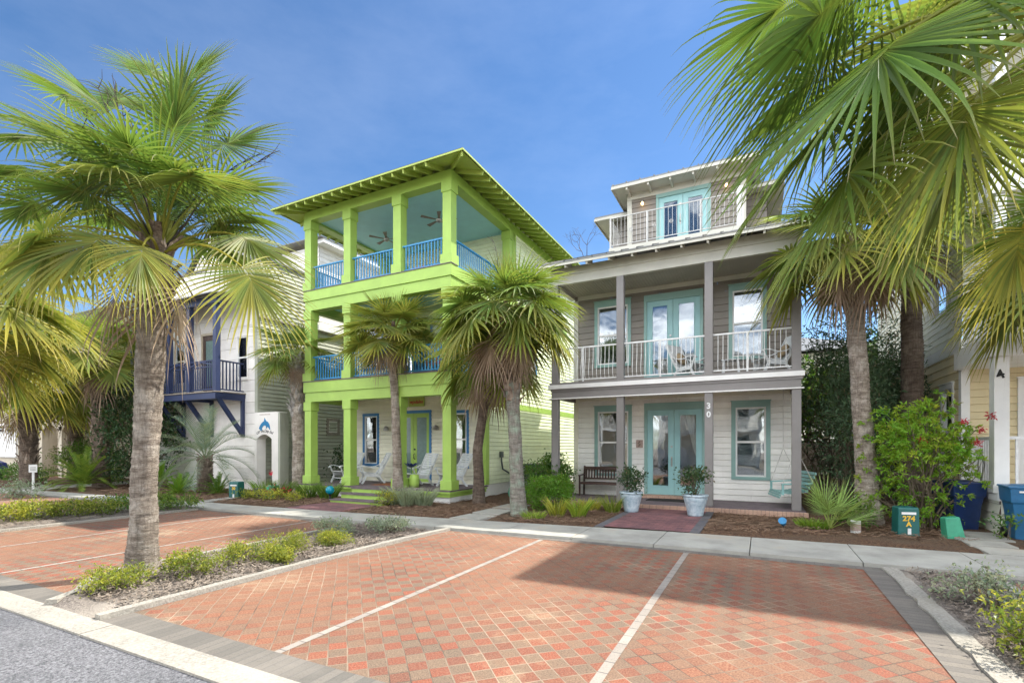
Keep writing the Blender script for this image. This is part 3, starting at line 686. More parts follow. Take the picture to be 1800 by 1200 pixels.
m = MB(); m.box(-3.36 - .10, -3.36 + .11, Yw - .03, Yw - .018, 1.64, 1.88); pq = m.build('wall_plaque', 'plaque', None, bevel=.004)
tag(pq, 'small square brown plaque on cream siding between bench and teal doors', 'plaque')
m = MB(); [m.box(-3.36 + a - .025, -3.36 + a + .025, Yw - .036, Yw - .0302, zz - .014, zz + .014) for a, zz in ((0, 1.82), (-.02, 1.77), (.02, 1.735), (-.01, 1.70))]
o = m.build('plaque_relief', 'stem', None); o.parent = pq
m = MB(); m.box(-2.95, -1.75, 14.3, 14.95, .136, .15); tag(m.build('door_mat', 'mat', None), 'dark door mat on the porch before the teal double doors', 'mat')

# ================================================================ GREEN HOUSE
gr = thing('house', 'bright lime green three-storey house with stacked open porches and blue rails', 'house', (-11, 12, 0))
Xr, Xl, Yf = -8.05, -14.1, 12.0
cols = (-14.1, -12.28, -10.2, -8.35)
def pillar(x, y, z0, z1, nm, cap=True, base=True):
    m = MB(); m.box(x, x + .3, y, y + .3, z0, z1)
    if cap: m.box(x - .03, x + .33, y - .03, y + .33, z1 - .3, z1 - .001)
    if base: m.box(x - .05, x + .35, y - .05, y + .35, z0 + .001, z0 + .28)
    m.build(nm, 'lime', gr, bevel=.008)
for x in cols:
    pillar(x, Yf, .40, 3.2, 'porch_column'); pillar(x, Yf, 3.9, 6.33, 'porch_column'); pillar(x, Yf, 7.02, 9.42, 'porch_column')
pillar(-8.35, 15.75, 7.02, 9.42, 'porch_column', base=False); pillar(-14.1, 15.75, 7.02, 9.42, 'porch_column', base=False)
# deck, skirt, steps
m = MB(); m.box(Xl - .1, Xr + .06, 11.86, 14.1, .36, .40); m.build('porch_floor', 'deck', gr)
m = MB(); m.box(Xl - .1, Xr + .08, 11.84, 11.9, .30, .355); m.box(Xr + .02, Xr + .08, 11.9, 14.0, .30, .355); m.box(Xl - .06, Xr + .04, 11.88, 11.93, .20, .295); m.box(Xr - .01, Xr + .04, 11.93, 14.0, .20, .295); m.build('porch_band', 'lime', gr, bevel=.004)
m = MB(); m.box(Xl, Xr, 11.92, 14.0, -.02, .2); m.box(Xl + .02, Xr - .02, 14.0, 23.9, -.02, .42); m.build('foundation', 'white', gr)
for i, (y0, z1) in enumerate(((10.55, .13), (10.98, .265), (11.42, .40))):
    m = MB(); m.box(-11.35, -9.35, y0 + .02, 11.86, z1 - .135, z1 - .03); st = m.build('porch_step', 'lime', gr)
    t_ = MB(); t_.box(-11.38, -9.32, y0, 11.85, z1 - .03, z1 - (.002 if i == 2 else 0)); child(t_, 'tread', 'deck', st)
# beams and bands
def ring(mat, nm, x0, x1, y0, yb, z0, z1, t=.3, back=None):
    m = MB(); m.box(x0, x1, y0, y0 + t, z0, z1); m.box(x0, x0 + t, y0 + t, yb, z0, z1); m.box(x1 - t, x1, y0 + t, yb, z0, z1); return m.build(nm, mat, gr, bevel=.006)
ring('lime', 'porch_beam', Xl + .01, Xr - .01, Yf + .01, 14.1, 3.20, 3.52); ring('lime', 'porch_band', Xl - .03, Xr + .03, Yf - .03, 14.1, 3.52, 3.88)
ring('lime', 'porch_beam', Xl + .01, Xr - .01, Yf + .01, 16.1, 6.33, 6.66); ring('lime', 'porch_band', Xl - .03, Xr + .03, Yf - .03, 21.5, 6.66, 7.0)
ring('lime', 'porch_beam', Xl - .02, Xr + .02, Yf - .02, 23.9, 9.42, 9.74, .32)
m = MB(); m.box(Xl + .2, Xr - .2, Yf + .25, 14.1, 3.84, 3.895); m.box(Xl - .05, Xr + .05, Yf - .05, Yf + .26, 3.88, 3.91); m.box(Xl + .2, Xr - .2, Yf + .25, 16.1, 6.96, 7.015); m.box(Xl - .05, Xr + .05, Yf - .05, Yf + .26, 7.0, 7.025); m.build('upper_deck', 'deck', gr)
m = MB(); m.box(Xl + .3, Xr - .3, Yf + .3, 14.1, 3.46, 3.48); m.build('porch_ceiling', 'cream', gr)
m = MB(); m.box(Xl + .3, Xr - .3, Yf + .3, 14.1, 6.6, 6.62); m.build('porch_ceiling', 'tealceil', gr)
m = MB(); m.box(Xl + .28, Xr - .28, Yf + .28, 16.1, 9.5, 9.53); m.build('porch_ceiling', 'tealceil', gr)
# walls
T = FRONT(14.1)
W1 = [(-13.33, -12.72, 1.03, 2.80), (-9.33, -8.82, 1.03, 2.80)]
ops = [(a - Xl, b - Xl, c, d) for a, b, c, d in W1] + [(-11.62 - Xl, -10.35 - Xl, .4, 2.85)]
m = MB(); siding(m, (Xl, 14.1, 0), (1, 0, 0), (0, -1, 0), Xr - Xl, .40, 3.47, ops, .14); m.build('wall', 'cream', gr)
for a, b, c, d in W1: window(gr, T, a, b, c, d, 'blue', cw=.09, head=.1, sill=.09)
ops = [(-13.33 - Xl, -12.5 - Xl, 4.6, 6.1), (-9.5 - Xl, -8.8 - Xl, 4.6, 6.1), (-11.6 - Xl, -10.3 - Xl, 3.9, 6.1)]
m = MB(); siding(m, (Xl, 14.1, 0), (1, 0, 0), (0, -1, 0), Xr - Xl, 3.9, 6.62, ops, .14); m.build('wall', 'limewall', gr)
window(gr, T, -13.33, -12.5, 4.6, 6.1, 'blue', cw=.11, head=.12, sill=.1); window(gr, T, -9.5, -8.8, 4.6, 6.1, 'blue', cw=.11, head=.12, sill=.1)
french_door(gr, T, -11.6, -10.3, 3.9, 6.1, 'blue', 'lime', head=.1, handle=False)
m = MB(); siding(m, (Xl, 16.1, 0), (1, 0, 0), (0, -1, 0), Xr - Xl, 7.02, 9.5, (), .14); m.build('wall', 'limewall', gr)
m = MB(); siding(m, (Xr, 14.1, 0), (0, 1, 0), (1, 0, 0), 2.0, .42, 6.66, (), .14); siding(m, (Xr, 16.1, 0), (0, 1, 0), (1, 0, 0), 7.8, .42, 9.42, ((1.0, 1.9, 4.6, 6.0),), .14); m.build('side_wall', 'limewall', gr)
m = MB(); siding(m, (Xl, 14.1, 0), (0, 1, 0), (-1, 0, 0), 2.0, .42, 6.66, (), .14); siding(m, (Xl, 16.1, 0), (0, 1, 0), (-1, 0, 0), 7.8, .42, 9.42, (), .14); m.build('side_wall', 'limewall', gr)
for a_, b_, c_ in ((14.0, .42, 3.2), (14.0, 3.88, 6.33), (16.0, 7.02, 9.42)): m = MB(); m.box(Xr - .12, Xr + .03, a_, a_ + .22, b_, c_); m.build('corner_board', 'lime', gr, bevel=.005)
m = MB(); m.box(Xr - .001, Xr + .028, 14.22, 23.9, 3.02, 3.22); m.build('belt_board', 'lime', gr)
Ts = frame((Xr, 16.1, 0), (0, 1, 0), (1, 0, 0)); window(gr, Ts, 1.0, 1.9, 4.6, 6.0, 'blue', cw=.08, head=.1)
# green double door: side panel and glazed leaf
m = mbT(T); m.box(-11.71, -11.62, -.035, .04, .4, 2.85); m.box(-10.35, -10.26, -.035, .04, .4, 2.85); m.box(-11.71, -10.26, -.045, .04, 2.85, 2.95); df = m.build('door_frame', 'blue', gr)
def leaf(a, b, st, hdl):
    m = mbT(T); z0, z1 = .42, 2.85
    m.box(a, a + st, 0, .045, z0, z1); m.box(b - st, b, 0, .045, z0, z1); m.box(a + st, b - st, 0, .045, z0, z0 + .25); m.box(a + st, b - st, 0, .045, z1 - .15, z1); lo = m.build('door', 'lime', gr, bevel=.004)
    g = mbT(T); g.box(a + st, b - st, .015, .022, z0 + .25, z1 - .15); child(g, 'pane', 'frosted', lo)
    if hdl:
        h = mbT(T); h.tube([(a + .05, 0, z0 + 1.15), (a + .05, -.04, z0 + 1.15)], .03, 8); child(h, 'lock', 'black', lo); h = mbT(T); h.tube([(a + .05, 0, z0 + 1.0), (a + .05, -.07, z0 + .98), (a + .05, -.07, z0 + .84), (a + .05, 0, z0 + .8)], .015, 6); child(h, 'handle', 'black', lo)
leaf(-11.62, -11.05, .13, False); leaf(-11.04, -10.35, .13, True)
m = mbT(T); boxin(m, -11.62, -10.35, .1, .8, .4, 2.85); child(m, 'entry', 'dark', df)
# rails
for zz, zt in ((3.9, 4.76), (7.02, 7.86)):
    for a, b in zip(cols, cols[1:]): railing(gr, (a + .3, Yf + .12), (b, Yf + .12), zz, zt, 'bluerail', .115, r=.014, sq=True, rail=(.06, .045))
    yb = 14.0 if zz < 5 else 15.75
    railing(gr, (Xr - .12, Yf + .3), (Xr - .12, yb), zz, zt, 'bluerail', .115, r=.014, sq=True, rail=(.06, .045)); railing(gr, (Xl + .12, Yf + .3), (Xl + .12, yb), zz, zt, 'bluerail', .115, r=.014, sq=True, rail=(.06, .045))
# roof with open rafters
m = MB(); hip(m, -14.68, -7.12, 11.17, 24.6, 9.67, 1.15, .04); m.build('roof', 'shingle', gr)
m = MB(); hip(m, -14.63, -7.17, 11.22, 24.55, 9.628, 1.15, .02); m.build('roof_soffit', 'lime_dark', gr)
m = MB()
for a, b, c, d in ((-14.68, -7.12, 11.14, 11.17), (-14.71, -14.68, 11.14, 24.6), (-7.12, -7.09, 11.14, 24.6)): m.box(a, b, c, d, 9.59, 9.635)
m.build('fascia_board', 'lime_dark', gr)
m = MB(); x = -13.95
sl_ = 1.15 / 3.78
while x < -8.0: m.beam((x, 11.19, 9.545), (x, 12.05, 9.545 + .86 * sl_), .05, .12); x += .40
y = 12.3
while y < 23.9: m.beam((-7.15, y, 9.545), (-8.1, y, 9.545 + .95 * sl_), .05, .12); m.beam((-14.65, y, 9.545), (-13.95, y, 9.545 + .7 * sl_), .05, .12); y += .40
m.beam((-7.17, 11.22, 9.54), (-8.1, 12.1, 9.54 + .93 * sl_), .05, .13); m.beam((-14.63, 11.22, 9.54), (-14.0, 12.1, 9.54 + .75 * sl_), .05, .13)
m.build('rafter_tails', 'lime_dark', gr)
def fan(x, y, z):
    m = MB(); m.tube([(x, y, z), (x, y, z - .22)], .012, 6); m.lathe([(0, -.36), (.05, -.35), (.1, -.3), (.1, -.24), (.04, -.2), (0, -.2)], (x, y, z), 16); f = m.build('ceiling_fan', 'metal', gr, smooth=True)
    b = MB()
    for k in range(5):
        a = k * 2 * math.pi / 5 + .3; c, s_ = math.cos(a), math.sin(a); b.add([(x + r * c - q * s_, y + r * s_ + q * c, z - .27 + q * .15) for r, q in ((.1, -.03), (.62, -.07), (.62, .07), (.1, .03))], [(0, 1, 2, 3)])
    child(b, 'fan_blade', 'teak', f)
fan(-12.2, 14.0, 9.5); fan(-9.6, 13.6, 9.5)
for xx in (-12.2, -10.0):  # shell-shaped wall sconces
    m = MB()
    for k in range(9):
        a = math.pi * (k + .5) / 9; m.tube([(xx, 14.06, 2.25), (xx + .13 * math.cos(a), 13.96, 2.25 + .16 * math.sin(a))], [.012, .02], 5)
    m.build('wall_sconce', 'metal', gr)
m = MB(); m.tube([(-7.98, 15.0, 1.35), (-7.98, 15.0, 1.2), (-7.96, 15.05, .9), (-7.9, 15.4, .75)], .03, 6); m.box(-8.02, -7.93, 14.92, 15.06, 1.3, 1.5); m.build('utility_pipe', 'dkgray', gr)
m = MB(); m.box(-11.2, -10.52, 14.0, 14.03, 3.08, 3.42); sg = m.build('name_sign', 'lime_dark', None); tag(sg, 'narrow green name sign with red script above the green front door', 'sign')
m = MB(); letter(m, 'wpdales', .18, -10.86, 13.995, 3.19, .3, 0, .003); o = m.build('sign_lettering', 'redflower', None); o.parent = sg

# ================================================================ WHITE HOUSE WITH NAVY BALCONY
wh = thing('house', 'white house with navy blue timber balcony and sage green side wall', 'house', (-20, 12.3, 0))
Xs = -16.98; Yh = 12.3
ops = [(-22.25 + 24.2, -21.6 + 24.2, 4.2, 6.2), (-20.35 + 24.2, -19.3 + 24.2, 3.75, 6.15), (-18.15 + 24.2, -17.55 + 24.2, 4.3, 5.9)]
m = MB(); siding(m, (-24.2, Yh, 0), (1, 0, 0), (0, -1, 0), 24.2 + Xs - .1, 0, 8.8, ops, .42, .008); m.prism([(-21.1, 8.8), (-18.55, 8.8), (-19.83, 10.1)], Yh, Yh + .05); m.build('wall', 'stucco', wh)
m = MB(); m.box(Xs - .14, Xs + .02, Yh - .02, Yh + .12, 2.9, 8.8); m.build('corner_board', 'sage', wh)
m = MB(); siding(m, (Xs, Yh + .05, 0), (0, 1, 0), (1, 0, 0), 9, 0, 6.55, (), .155, .03, .02); siding(m, (Xs, Yh + .05, 0), (0, 1, 0), (1, 0, 0), 2.9, 6.55, 8.8, (), .155, .03, .02); m.build('side_wall', 'sage', wh)
m = MB(); siding(m, (Xs, 15.2, 0), (0, 1, 0), (1, 0, 0), 6.2, 6.85, 10.3, (), .2); siding(m, (-22, 15.2, 0), (1, 0, 0), (0, -1, 0), 22 + Xs, 7.0, 10.3, (), .2); m.build('upper_wall', 'stucco', wh)
m = MB(); m.box(Xs - .05, Xs + .22, 15.0, 21.4, 6.62, 6.85); m.build('belt_board', 'white', wh); m = MB(); m.box(Xs, Xs + .5, 15.0, 21.4, 10.3, 10.48); m.build('eave_trim', 'white', wh)
m = MB(); m.box(Xs - .03, Xs + .1, Yh, 21.4, 6.55, 6.62); m.build('belt_board', 'teak', wh)
m = MB(); roofplane(m, -22.5, Xs + .55, 14.8, 10.5, 22, 10.52, .03)
m.add([(-18.4, Yh - .2, 8.76), (-18.4, 15.2, 8.76), (-19.83, 15.2, 10.2), (-19.83, Yh - .2, 10.2), (-21.25, Yh - .2, 8.76), (-21.25, 15.2, 8.76)], [(0, 1, 2, 3), (3, 2, 5, 4)]); m.box(-24.3, Xs + .1, Yh - .06, 15.2, 8.8, 8.88); m.build('roof', 'metalroof', wh)
Ts = frame((Xs, Yh, 0), (0, 1, 0), (1, 0, 0))
window(wh, Ts, 3.42, 3.92, 2.28, 2.78, 'teak', cw=.12, head=.12, sill=.12, blind=0, room=.1)
T = FRONT(Yh)
window(wh, T, -22.25, -21.6, 4.3, 6.2, 'stucco', cw=.05, head=.06, sash='white'); window(wh, T, -18.15, -17.55, 4.3, 5.9, 'stucco', cw=.05, head=.06)
m = mbT(T); m.box(-20.45, -20.35, -.03, .05, 3.75, 6.25); m.box(-19.3, -19.2, -.03, .05, 3.75, 6.25); m.box(-20.35, -19.3, -.03, .05, 6.15, 6.25); m.build('door_frame', 'tan', wh)
m = mbT(T); m.box(-20.35, -20.2, 0, .05, 3.75, 6.15); m.box(-19.45, -19.3, 0, .05, 3.75, 6.15); m.box(-20.2, -19.45, 0, .05, 5.95, 6.15); m.box(-20.2, -19.45, 0, .05, 3.75, 4.1); dr = m.build('door', 'wood', wh); g = mbT(T); g.box(-20.2, -19.45, .02, .03, 4.1, 5.95); child(g, 'pane', 'frosted', dr)
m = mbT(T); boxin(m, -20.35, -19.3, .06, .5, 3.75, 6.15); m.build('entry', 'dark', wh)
# balcony
Yb = 11.15; bx0, bx1 = -23.4, -17.68
m = MB(); m.box(bx0, bx1, Yb, Yh, 3.50, 3.66); m.box(bx0 - .04, bx1 + .03, Yb - .05, Yb + .12, 3.42, 3.62); m.build('balcony_frame', 'navy', wh)
m = MB(); m.box(bx0 - .05, bx1 + .04, Yb - .06, Yh, 3.66, 3.70); m.build('balcony_floor', 'teak', wh)
for x in (bx0, -20.85, -19.75 + .25, bx1 - .2):
    m = MB(); m.box(x, x + .18, Yb, Yb + .18, 3.70, 6.9); m.build('balcony_post', 'navy', wh, bevel=.006)
m = MB(); m.box(bx0 - .1, bx1 + .1, Yb - .05, Yb + .15, 6.9, 7.15); m.build('balcony_beam', 'navy', wh); 
m = MB(); roofplane(m, bx0 - .3, bx1 + .3, Yb - .4, 7.15, Yh, 7.6); m.build('balcony_roof', 'metalroof', wh)
pxs = (bx0, -20.85, -19.5, bx1 - .2)
for a, b in zip(pxs, pxs[1:]):
    o = railing(wh, (a + .18, Yb + .09), (b, Yb + .09), 3.70, 4.86, 'navy', .13, r=.018, sq=True, rail=(.08, .05))
    m = MB(); m.beam((a + .18, Yb + .09, 4.62), (b, Yb + .09, 4.62), .05, .05); m.beam((a + .2, Yb + .05, 4.66), ((a + b) / 2 + .09, Yb + .05, 4.8), .04, .05); m.beam((b, Yb + .05, 4.66), ((a + b) / 2 + .09, Yb + .05, 4.8), .04, .05); child(m, 'cross_rail', 'navy', o)
o = railing(wh, (bx1 - .1, Yb + .18), (bx1 - .1, Yh - .02), 3.70, 4.86, 'navy', .12, r=.018, sq=True, rail=(.08, .05))
for x in (bx0 + .1, -21.6, -19.7, bx1 - .09):
    m = MB(); m.beam((x, Yh - .06, 3.5), (x, Yh - .06, 2.05), .13, .1, (0, 1, 0)); m.beam((x, Yb + .1, 3.5), (x, Yh - .08, 2.15), .12, .14); m.beam((x, Yb, 3.47), (x, Yh, 3.47), .14, .12); m.build('balcony_bracket', 'navy', wh)
# arched garden wall with the dolphin emblem
aw = thing('garden_wall', 'white arched garden wall bearing a blue dolphin emblem', 'wall', (-16.3, 12.3, 0))
ya, yb_ = 12.17, 12.55; ax0, ax1 = -16.98, -15.68; ox0, ox1 = -16.86, -16.02
arc = [(ox0 + (ox1 - ox0) * k / 10, 1.95 + .17 * math.sin(math.pi * k / 10)) for k in range(11)]
m = MB(); m.box(ax0, ox0, ya, yb_, 0, 1.95); m.box(ox1, ax1, ya, yb_, 0, 1.95)
top = 2.94; m.prism([(ax0, 1.95)] + arc + [(ax1, 1.95), (ax1, top), (ax0, top)], ya, yb_); m.build('wall', 'stucco', aw)
m = MB(); m.box(ax1, ax1 + .1, ya + .01, yb_, 0, 2.9); m.build('end_trim', 'sage', aw)
dol = [(0, .02), (.03, .10), (.10, .20), (.17, .27), (.26, .33), (.33, .35), (.345, .42), (.37, .50), (.42, .43), (.47, .37), (.58, .32), (.66, .24), (.70, .14), (.71, .06), (.735, .0), (.69, -.01), (.64, .06), (.58, .10), (.53, .10), (.48, .03), (.46, .05), (.475, .13), (.40, .18), (.32, .17), (.24, .12), (.19, .04), (.21, -.06), (.15, -.02), (.08, -.06), (.10, .01)]
m = MB(); m.prism([(-16.72 + a * .86, 2.30 + b * .86) for a, b in dol], ya - .012, ya - .001); m.build('dolphin_emblem', 'bluelogo', aw)
m = MB()
for i, ch in enumerate('Off the Deep End'):
    if ch == ' ': continue
    t = (i - 7.5) / 7.5; letter(m, ch, .15, -16.40 + t * .40, ya - .001, 2.20 - .07 * t * t, .35, -.25 * t)
m.build('wall_lettering', 'black', aw)
m = MB(); [m.box(-16.68 + k * .075, -16.68 + k * .075 + .045, ya - .006, ya - .001, 2.84, 2.87) for k in range(8)]; m.build('emblem_dots', 'plaque', aw)

# ================================================================ TAN HOUSE AND GARAGE, far left
th_ = thing('house', 'tan house with an arched entry and white garage door', 'house', (-33, 13, 0))
m = MB(); siding(m, (-46, 13.6, 0), (1, 0, 0), (0, -1, 0), 21.4, 0, 8.5, ((12.6, 14.2, 0, 2.6),), .3); m.build('wall', 'tan', th_)
m = MB()
for x in (-35.2, -33.0, -30.9, -28.6): m.box(x, x + .35, 12.4, 12.75, 0, 2.7)
for a, b in ((-34.85, -33.0), (-32.65, -30.9), (-30.55, -28.6)):
    ar = [(a + (b - a) * k / 10, 2.5 + .32 * math.sin(math.pi * k / 10)) for k in range(11)]
    m.prism([(a - .35, 2.5)] + ar + [(b, 3.4), (a - .35, 3.4)], 12.4, 12.75)
m.box(-35.3, -28.1, 12.4, 13.6, 3.4, 3.6); m.build('arcade', 'tan', th_)
m = MB(); m.box(-44.5, -36.9, 12.0, 12.1, 1.05, 2.95)
for k in range(4): m.box(-44.5, -36.9, 11.98, 12.0, 1.1 + k * .47, 1.12 + k * .47)
g = m.build('garage_door', 'white', th_); m = MB()
for k in range(7):
    for i in (0, 1):
        for j in (0, 1): m.box(-44.2 + k * 1.05 + i * .32, -43.95 + k * 1.05 + i * .32, 11.97, 11.985, 2.5 + j * .18, 2.64 + j * .18)
child(m, 'pane', 'dark', g)
m = MB(); m.box(-46, -36.3, 12.1, 13.6, 0, 4.0); m.build('garage_wall', 'tan', th_)
m = MB(); roofplane(m, -47, -24.3, 12.5, 8.5, 17, 10.2); m.box(-46, -36, 11.8, 13.6, 4.0, 4.2); m.build('roof', 'metalroof', th_)
T = FRONT(13.6)
for x in (-33, -30): window(th_, T, x, x + .9, 4.6, 6.2, 'white')
railing(th_, (-46, 12.0), (-36.4, 12.0), 4.2, 5.2, 'navy', .15, r=.02, sq=True)

# ================================================================ YELLOW HOUSE, right
yh = thing('house', 'pale yellow house with white porch columns and tall upper storeys', 'house', (5, 12.5, 0))
Xy = 4.05; Yy = 14.5
Ts = frame((Xy, Yy, 0), (0, 1, 0), (-1, 0, 0))
m = MB(); siding(m, (Xy, Yy, 0), (0, 1, 0), (-1, 0, 0), 9, 0, 3.84, ((.6, 1.35, 2.0, 3.05), (.7, 1.5, .85, 1.45)), .2, .02); m.build('side_wall', 'yellow', yh)
window(yh, Ts, .6, 1.35, 2.0, 3.05, 'white', cw=.1, head=.14); window(yh, Ts, .7, 1.5, .85, 1.45, 'white', cw=.08, head=.1)
m = MB(); siding(m, (Xy, Yy, 0), (0, 1, 0), (-1, 0, 0), 9, 4.1, 12.0, ((1.0, 2.0, 5.0, 6.6),), .16, .02); siding(m, (Xy, Yy, 0), (1, 0, 0), (0, -1, 0), 7, 4.1, 12.0, (), .16); m.build('upper_wall', 'paleyellow', yh)
window(yh, Ts, 1.0, 2.0, 5.0, 6.6, 'white', cw=.1, head=.14)
m = MB(); m.box(Xy - .03, Xy + 7, Yy - .03, Yy + 9, 3.84, 4.1); m.box(Xy - .03, Xy + .12, Yy - .03, Yy + .14, 0, 3.84); m.build('trim_board', 'white', yh)
m = MB(); siding(m, (Xy, Yy, 0), (1, 0, 0), (0, -1, 0), 7, .8, 3.84, ((.92, 1.9, .82, 3.2),), .165); m.build('wall', 'yellow', yh)
T = FRONT(Yy)
window(yh, T, 5.1, 5.9, .95, 3.0, 'white', cw=.14, head=.16)
m = MB(); m.box(4.0, 11, 12.42, Yy, .74, .8); m.box(3.97, 4.05, 12.4, Yy, .66, .78); m.build('porch_floor', 'white', yh)
m = MB(); siding(m, (4.03, 12.45, 0), (0, 1, 0), (-1, 0, 0), 2.05, .02, .66, (), .19, .025); siding(m, (4.03, 12.45, 0), (1, 0, 0), (0, -1, 0), 7, .02, .74, (), .19, .025); m.build('porch_skirt', 'paleyellow', yh)
for x in (3.97, 6.6):
    m = MB(); m.box(x, x + .22, 12.55, 12.79, .8, 3.4); m.box(x - .02, x + .24, 12.53, 12.81, .801, .95); m.build('porch_column', 'white', yh, bevel=.006)
    m = MB(); m.box(x + .03, x + .19, 12.58, 12.74, 3.85, 6.5); m.build('porch_column', 'white', yh, bevel=.006)
    m = MB(); m.box(x + .03, x + .19, 12.58, 12.74, 6.95, 9.6); m.build('porch_column', 'white', yh, bevel=.006)
m = MB(); letter(m, '4', .24, 4.08, 12.545, 2.98, 0, .35, .006); m.build('house_number', 'black', yh)
m = MB()
for z in (3.4, 6.5, 9.6): m.box(3.9, 11, 12.5, Yy, z, z + .42)
m.build('porch_beam', 'white', yh)
railing(yh, (4.1, 12.8), (4.1, 14.4), .8, 1.88, 'railwhite', .11, r=.016, sq=True, rail=(.07, .05), nrm=(-1, 0))
railing(yh, (4.2, 12.66), (6.6, 12.66), .8, 1.88, 'railwhite', .12, r=.018, sq=True, rail=(.07, .06))
for z in (3.85, 6.95): railing(yh, (4.1, 12.66), (10, 12.66), z, z + 1.0, 'railwhite', .12, r=.016, sq=True, rail=(.06, .05)); railing(yh, (4.05, 12.7), (4.05, 14.4), z, z + 1.0, 'railwhite', .12, r=.016, sq=True, rail=(.06, .05))
m = MB(); pz = [(13.3 + 0, 1.0), (13.48, 1.32), (13.66, 1.0), (13.48, .68)]
for a, b in zip(pz, pz[1:] + pz[:1]): m.beam((4.06, a[0], a[1] + .3), (4.06, b[0], b[1] + .3), .02, .02)
m.build('rail_ornament', 'metal', yh)
m = MB(); hip(m, 3.4, 12, 13.7, 24, 12.8, 2.2, .06); m.box(3.41, 11.9, 13.71, 23.9, 12.62, 12.7); m.box(Xy, 11, Yy, 23.5, 12.0, 12.62); m.build('roof', 'white', yh)

# ================================================================ PALMS
G_ = np.array((0, 0, -1.0))
def nrm(v): v = np.asarray(v, float); return v / (np.linalg.norm(v) + 1e-9)
def fan_blade(mb, H, D, up, L_, rng, n=44, droop=.9, yel=.2, dry=0, fold=True, spread=2.2, wid=1.0, costa=.26, seg=6, cup=.25, ragged=.12):
    """costapalmate leaf: segments leave a curved costa, joined near the hub, splitting and drooping outwards"""
    D = nrm(D); S = nrm(np.cross(D, up)); Nn = nrm(np.cross(S, D))
    cl = L_ * costa; cp = []; p = np.array(H, float); d = D.copy()
    for i in range(6):
        cp.append((p.copy(), d.copy())); p = p + d * cl / 5; d = nrm(d + G_ * droop * .15)
    g0 = rng.uniform(.3, .7)
    for i in range(n):
        u = (i + .5) / n * 2 - 1; a = u * spread
        k = (1 - abs(u)) ** .8 * 5; k0 = int(k); f = k - k0
        q = cp[k0][0] * (1 - f) + cp[min(k0 + 1, 5)][0] * f; dd = nrm(cp[k0][1]); nn = nrm(np.cross(S, dd))
        dirv = nrm(dd * math.cos(a) + S * math.sin(a) - nn * cup * abs(math.sin(a)) + nn * .10)
        ln = L_ * (1 - .38 * (abs(u)) ** 1.5) * rng.uniform(1 - ragged, 1 + ragged * .4) * (1 - costa * (1 - abs(u)) * .55)
        w0 = max(.006, ln * spread / n * .95) * wid; side = nrm(np.cross(dirv, nn))
        pts = []; pp = q.copy(); dv = dirv.copy(); st = ln / seg; dr = droop * rng.uniform(.75, 1.3)
        brk = rng.random() < .12
        for j in range(seg + 1):
            t = j / seg; wd = w0 * (.3 + 2.3 * t if t < .30 else 1.25 * (1 - t) ** .85) if j < seg else .0012
            pts.append((pp.copy(), min(wd, w0)))
            dv = nrm(dv + G_ * dr * (.02 + .34 * t * t * t) * (2.6 if brk and t > .5 else 1)); pp = pp + dv * st
        vs = []; tn = []
        y0 = .5 * yel * rng.uniform(.2, 1.3); g = min(1, max(0, g0 + rng.choice((-.45, -.15, .1, .5)) + rng.uniform(-.15, .15)))
        for j, (c, wd) in enumerate(pts):
            t = j / seg; h = nn * wd * .35
            vs += [c - side * wd / 2 + h * .5, c - h * .5, c + side * wd / 2 + h * .5] if fold else [c - side * wd / 2, c + side * wd / 2]
            yy = min(1, y0 + yel * .8 * t * t + (.12 if t == 0 else 0)); dd_ = dry if dry else (.75 if t == 1 and rng.random() < .5 else (.3 * rng.random() if t > .8 else 0))
            tn += [(yy, g, min(1, dd_ * rng.uniform(.8, 1.1)))] * (3 if fold else 2)
        kk = 3 if fold else 2
        fs = [(j * kk + m_, j * kk + m_ + 1, (j + 1) * kk + m_ + 1, (j + 1) * kk + m_) for j in range(seg) for m_ in range(kk - 1)]
        mb.add(vs, fs, np.array(tn))
def frond(mb, B, H, rng, blade, bow=.25, droop=.9, yel=.2, dry=0, n=44, pr=.012, tilt=None, face=0, **k):
    """petiole from B arching to hub H, then the blade along the tangent"""
    B = np.array(B, float); H = np.array(H, float); ln = np.linalg.norm(H - B); C = (B + H) / 2 + np.array((0, 0, bow * ln))
    pts = [(1 - t) ** 2 * B + 2 * t * (1 - t) * C + t * t * H for t in np.linspace(0, 1, 8)]
    mb.tube(pts, [pr * (1.7 - .9 * t) for t in np.linspace(0, 1, 8)], 5, tint=(min(1, .35 + yel * .4), .5, dry))
    D = H - C
    if tilt is not None: D = nrm(D) + np.array(tilt)
    h = np.array((D[0], D[1], 0)); h = h if np.linalg.norm(h) > .05 else np.array((.1, .1, 0))
    up = nrm(np.array((0, 0, 1.0)) + nrm(h) * (.25 if D[2] < 0 else -.4) + (rng.uniform(-.5, .5, 3) if not face else np.array((.87, -.45, 0)) * face))
    fan_blade(mb, H, D, up, blade, rng, n, droop, yel, dry, **k)
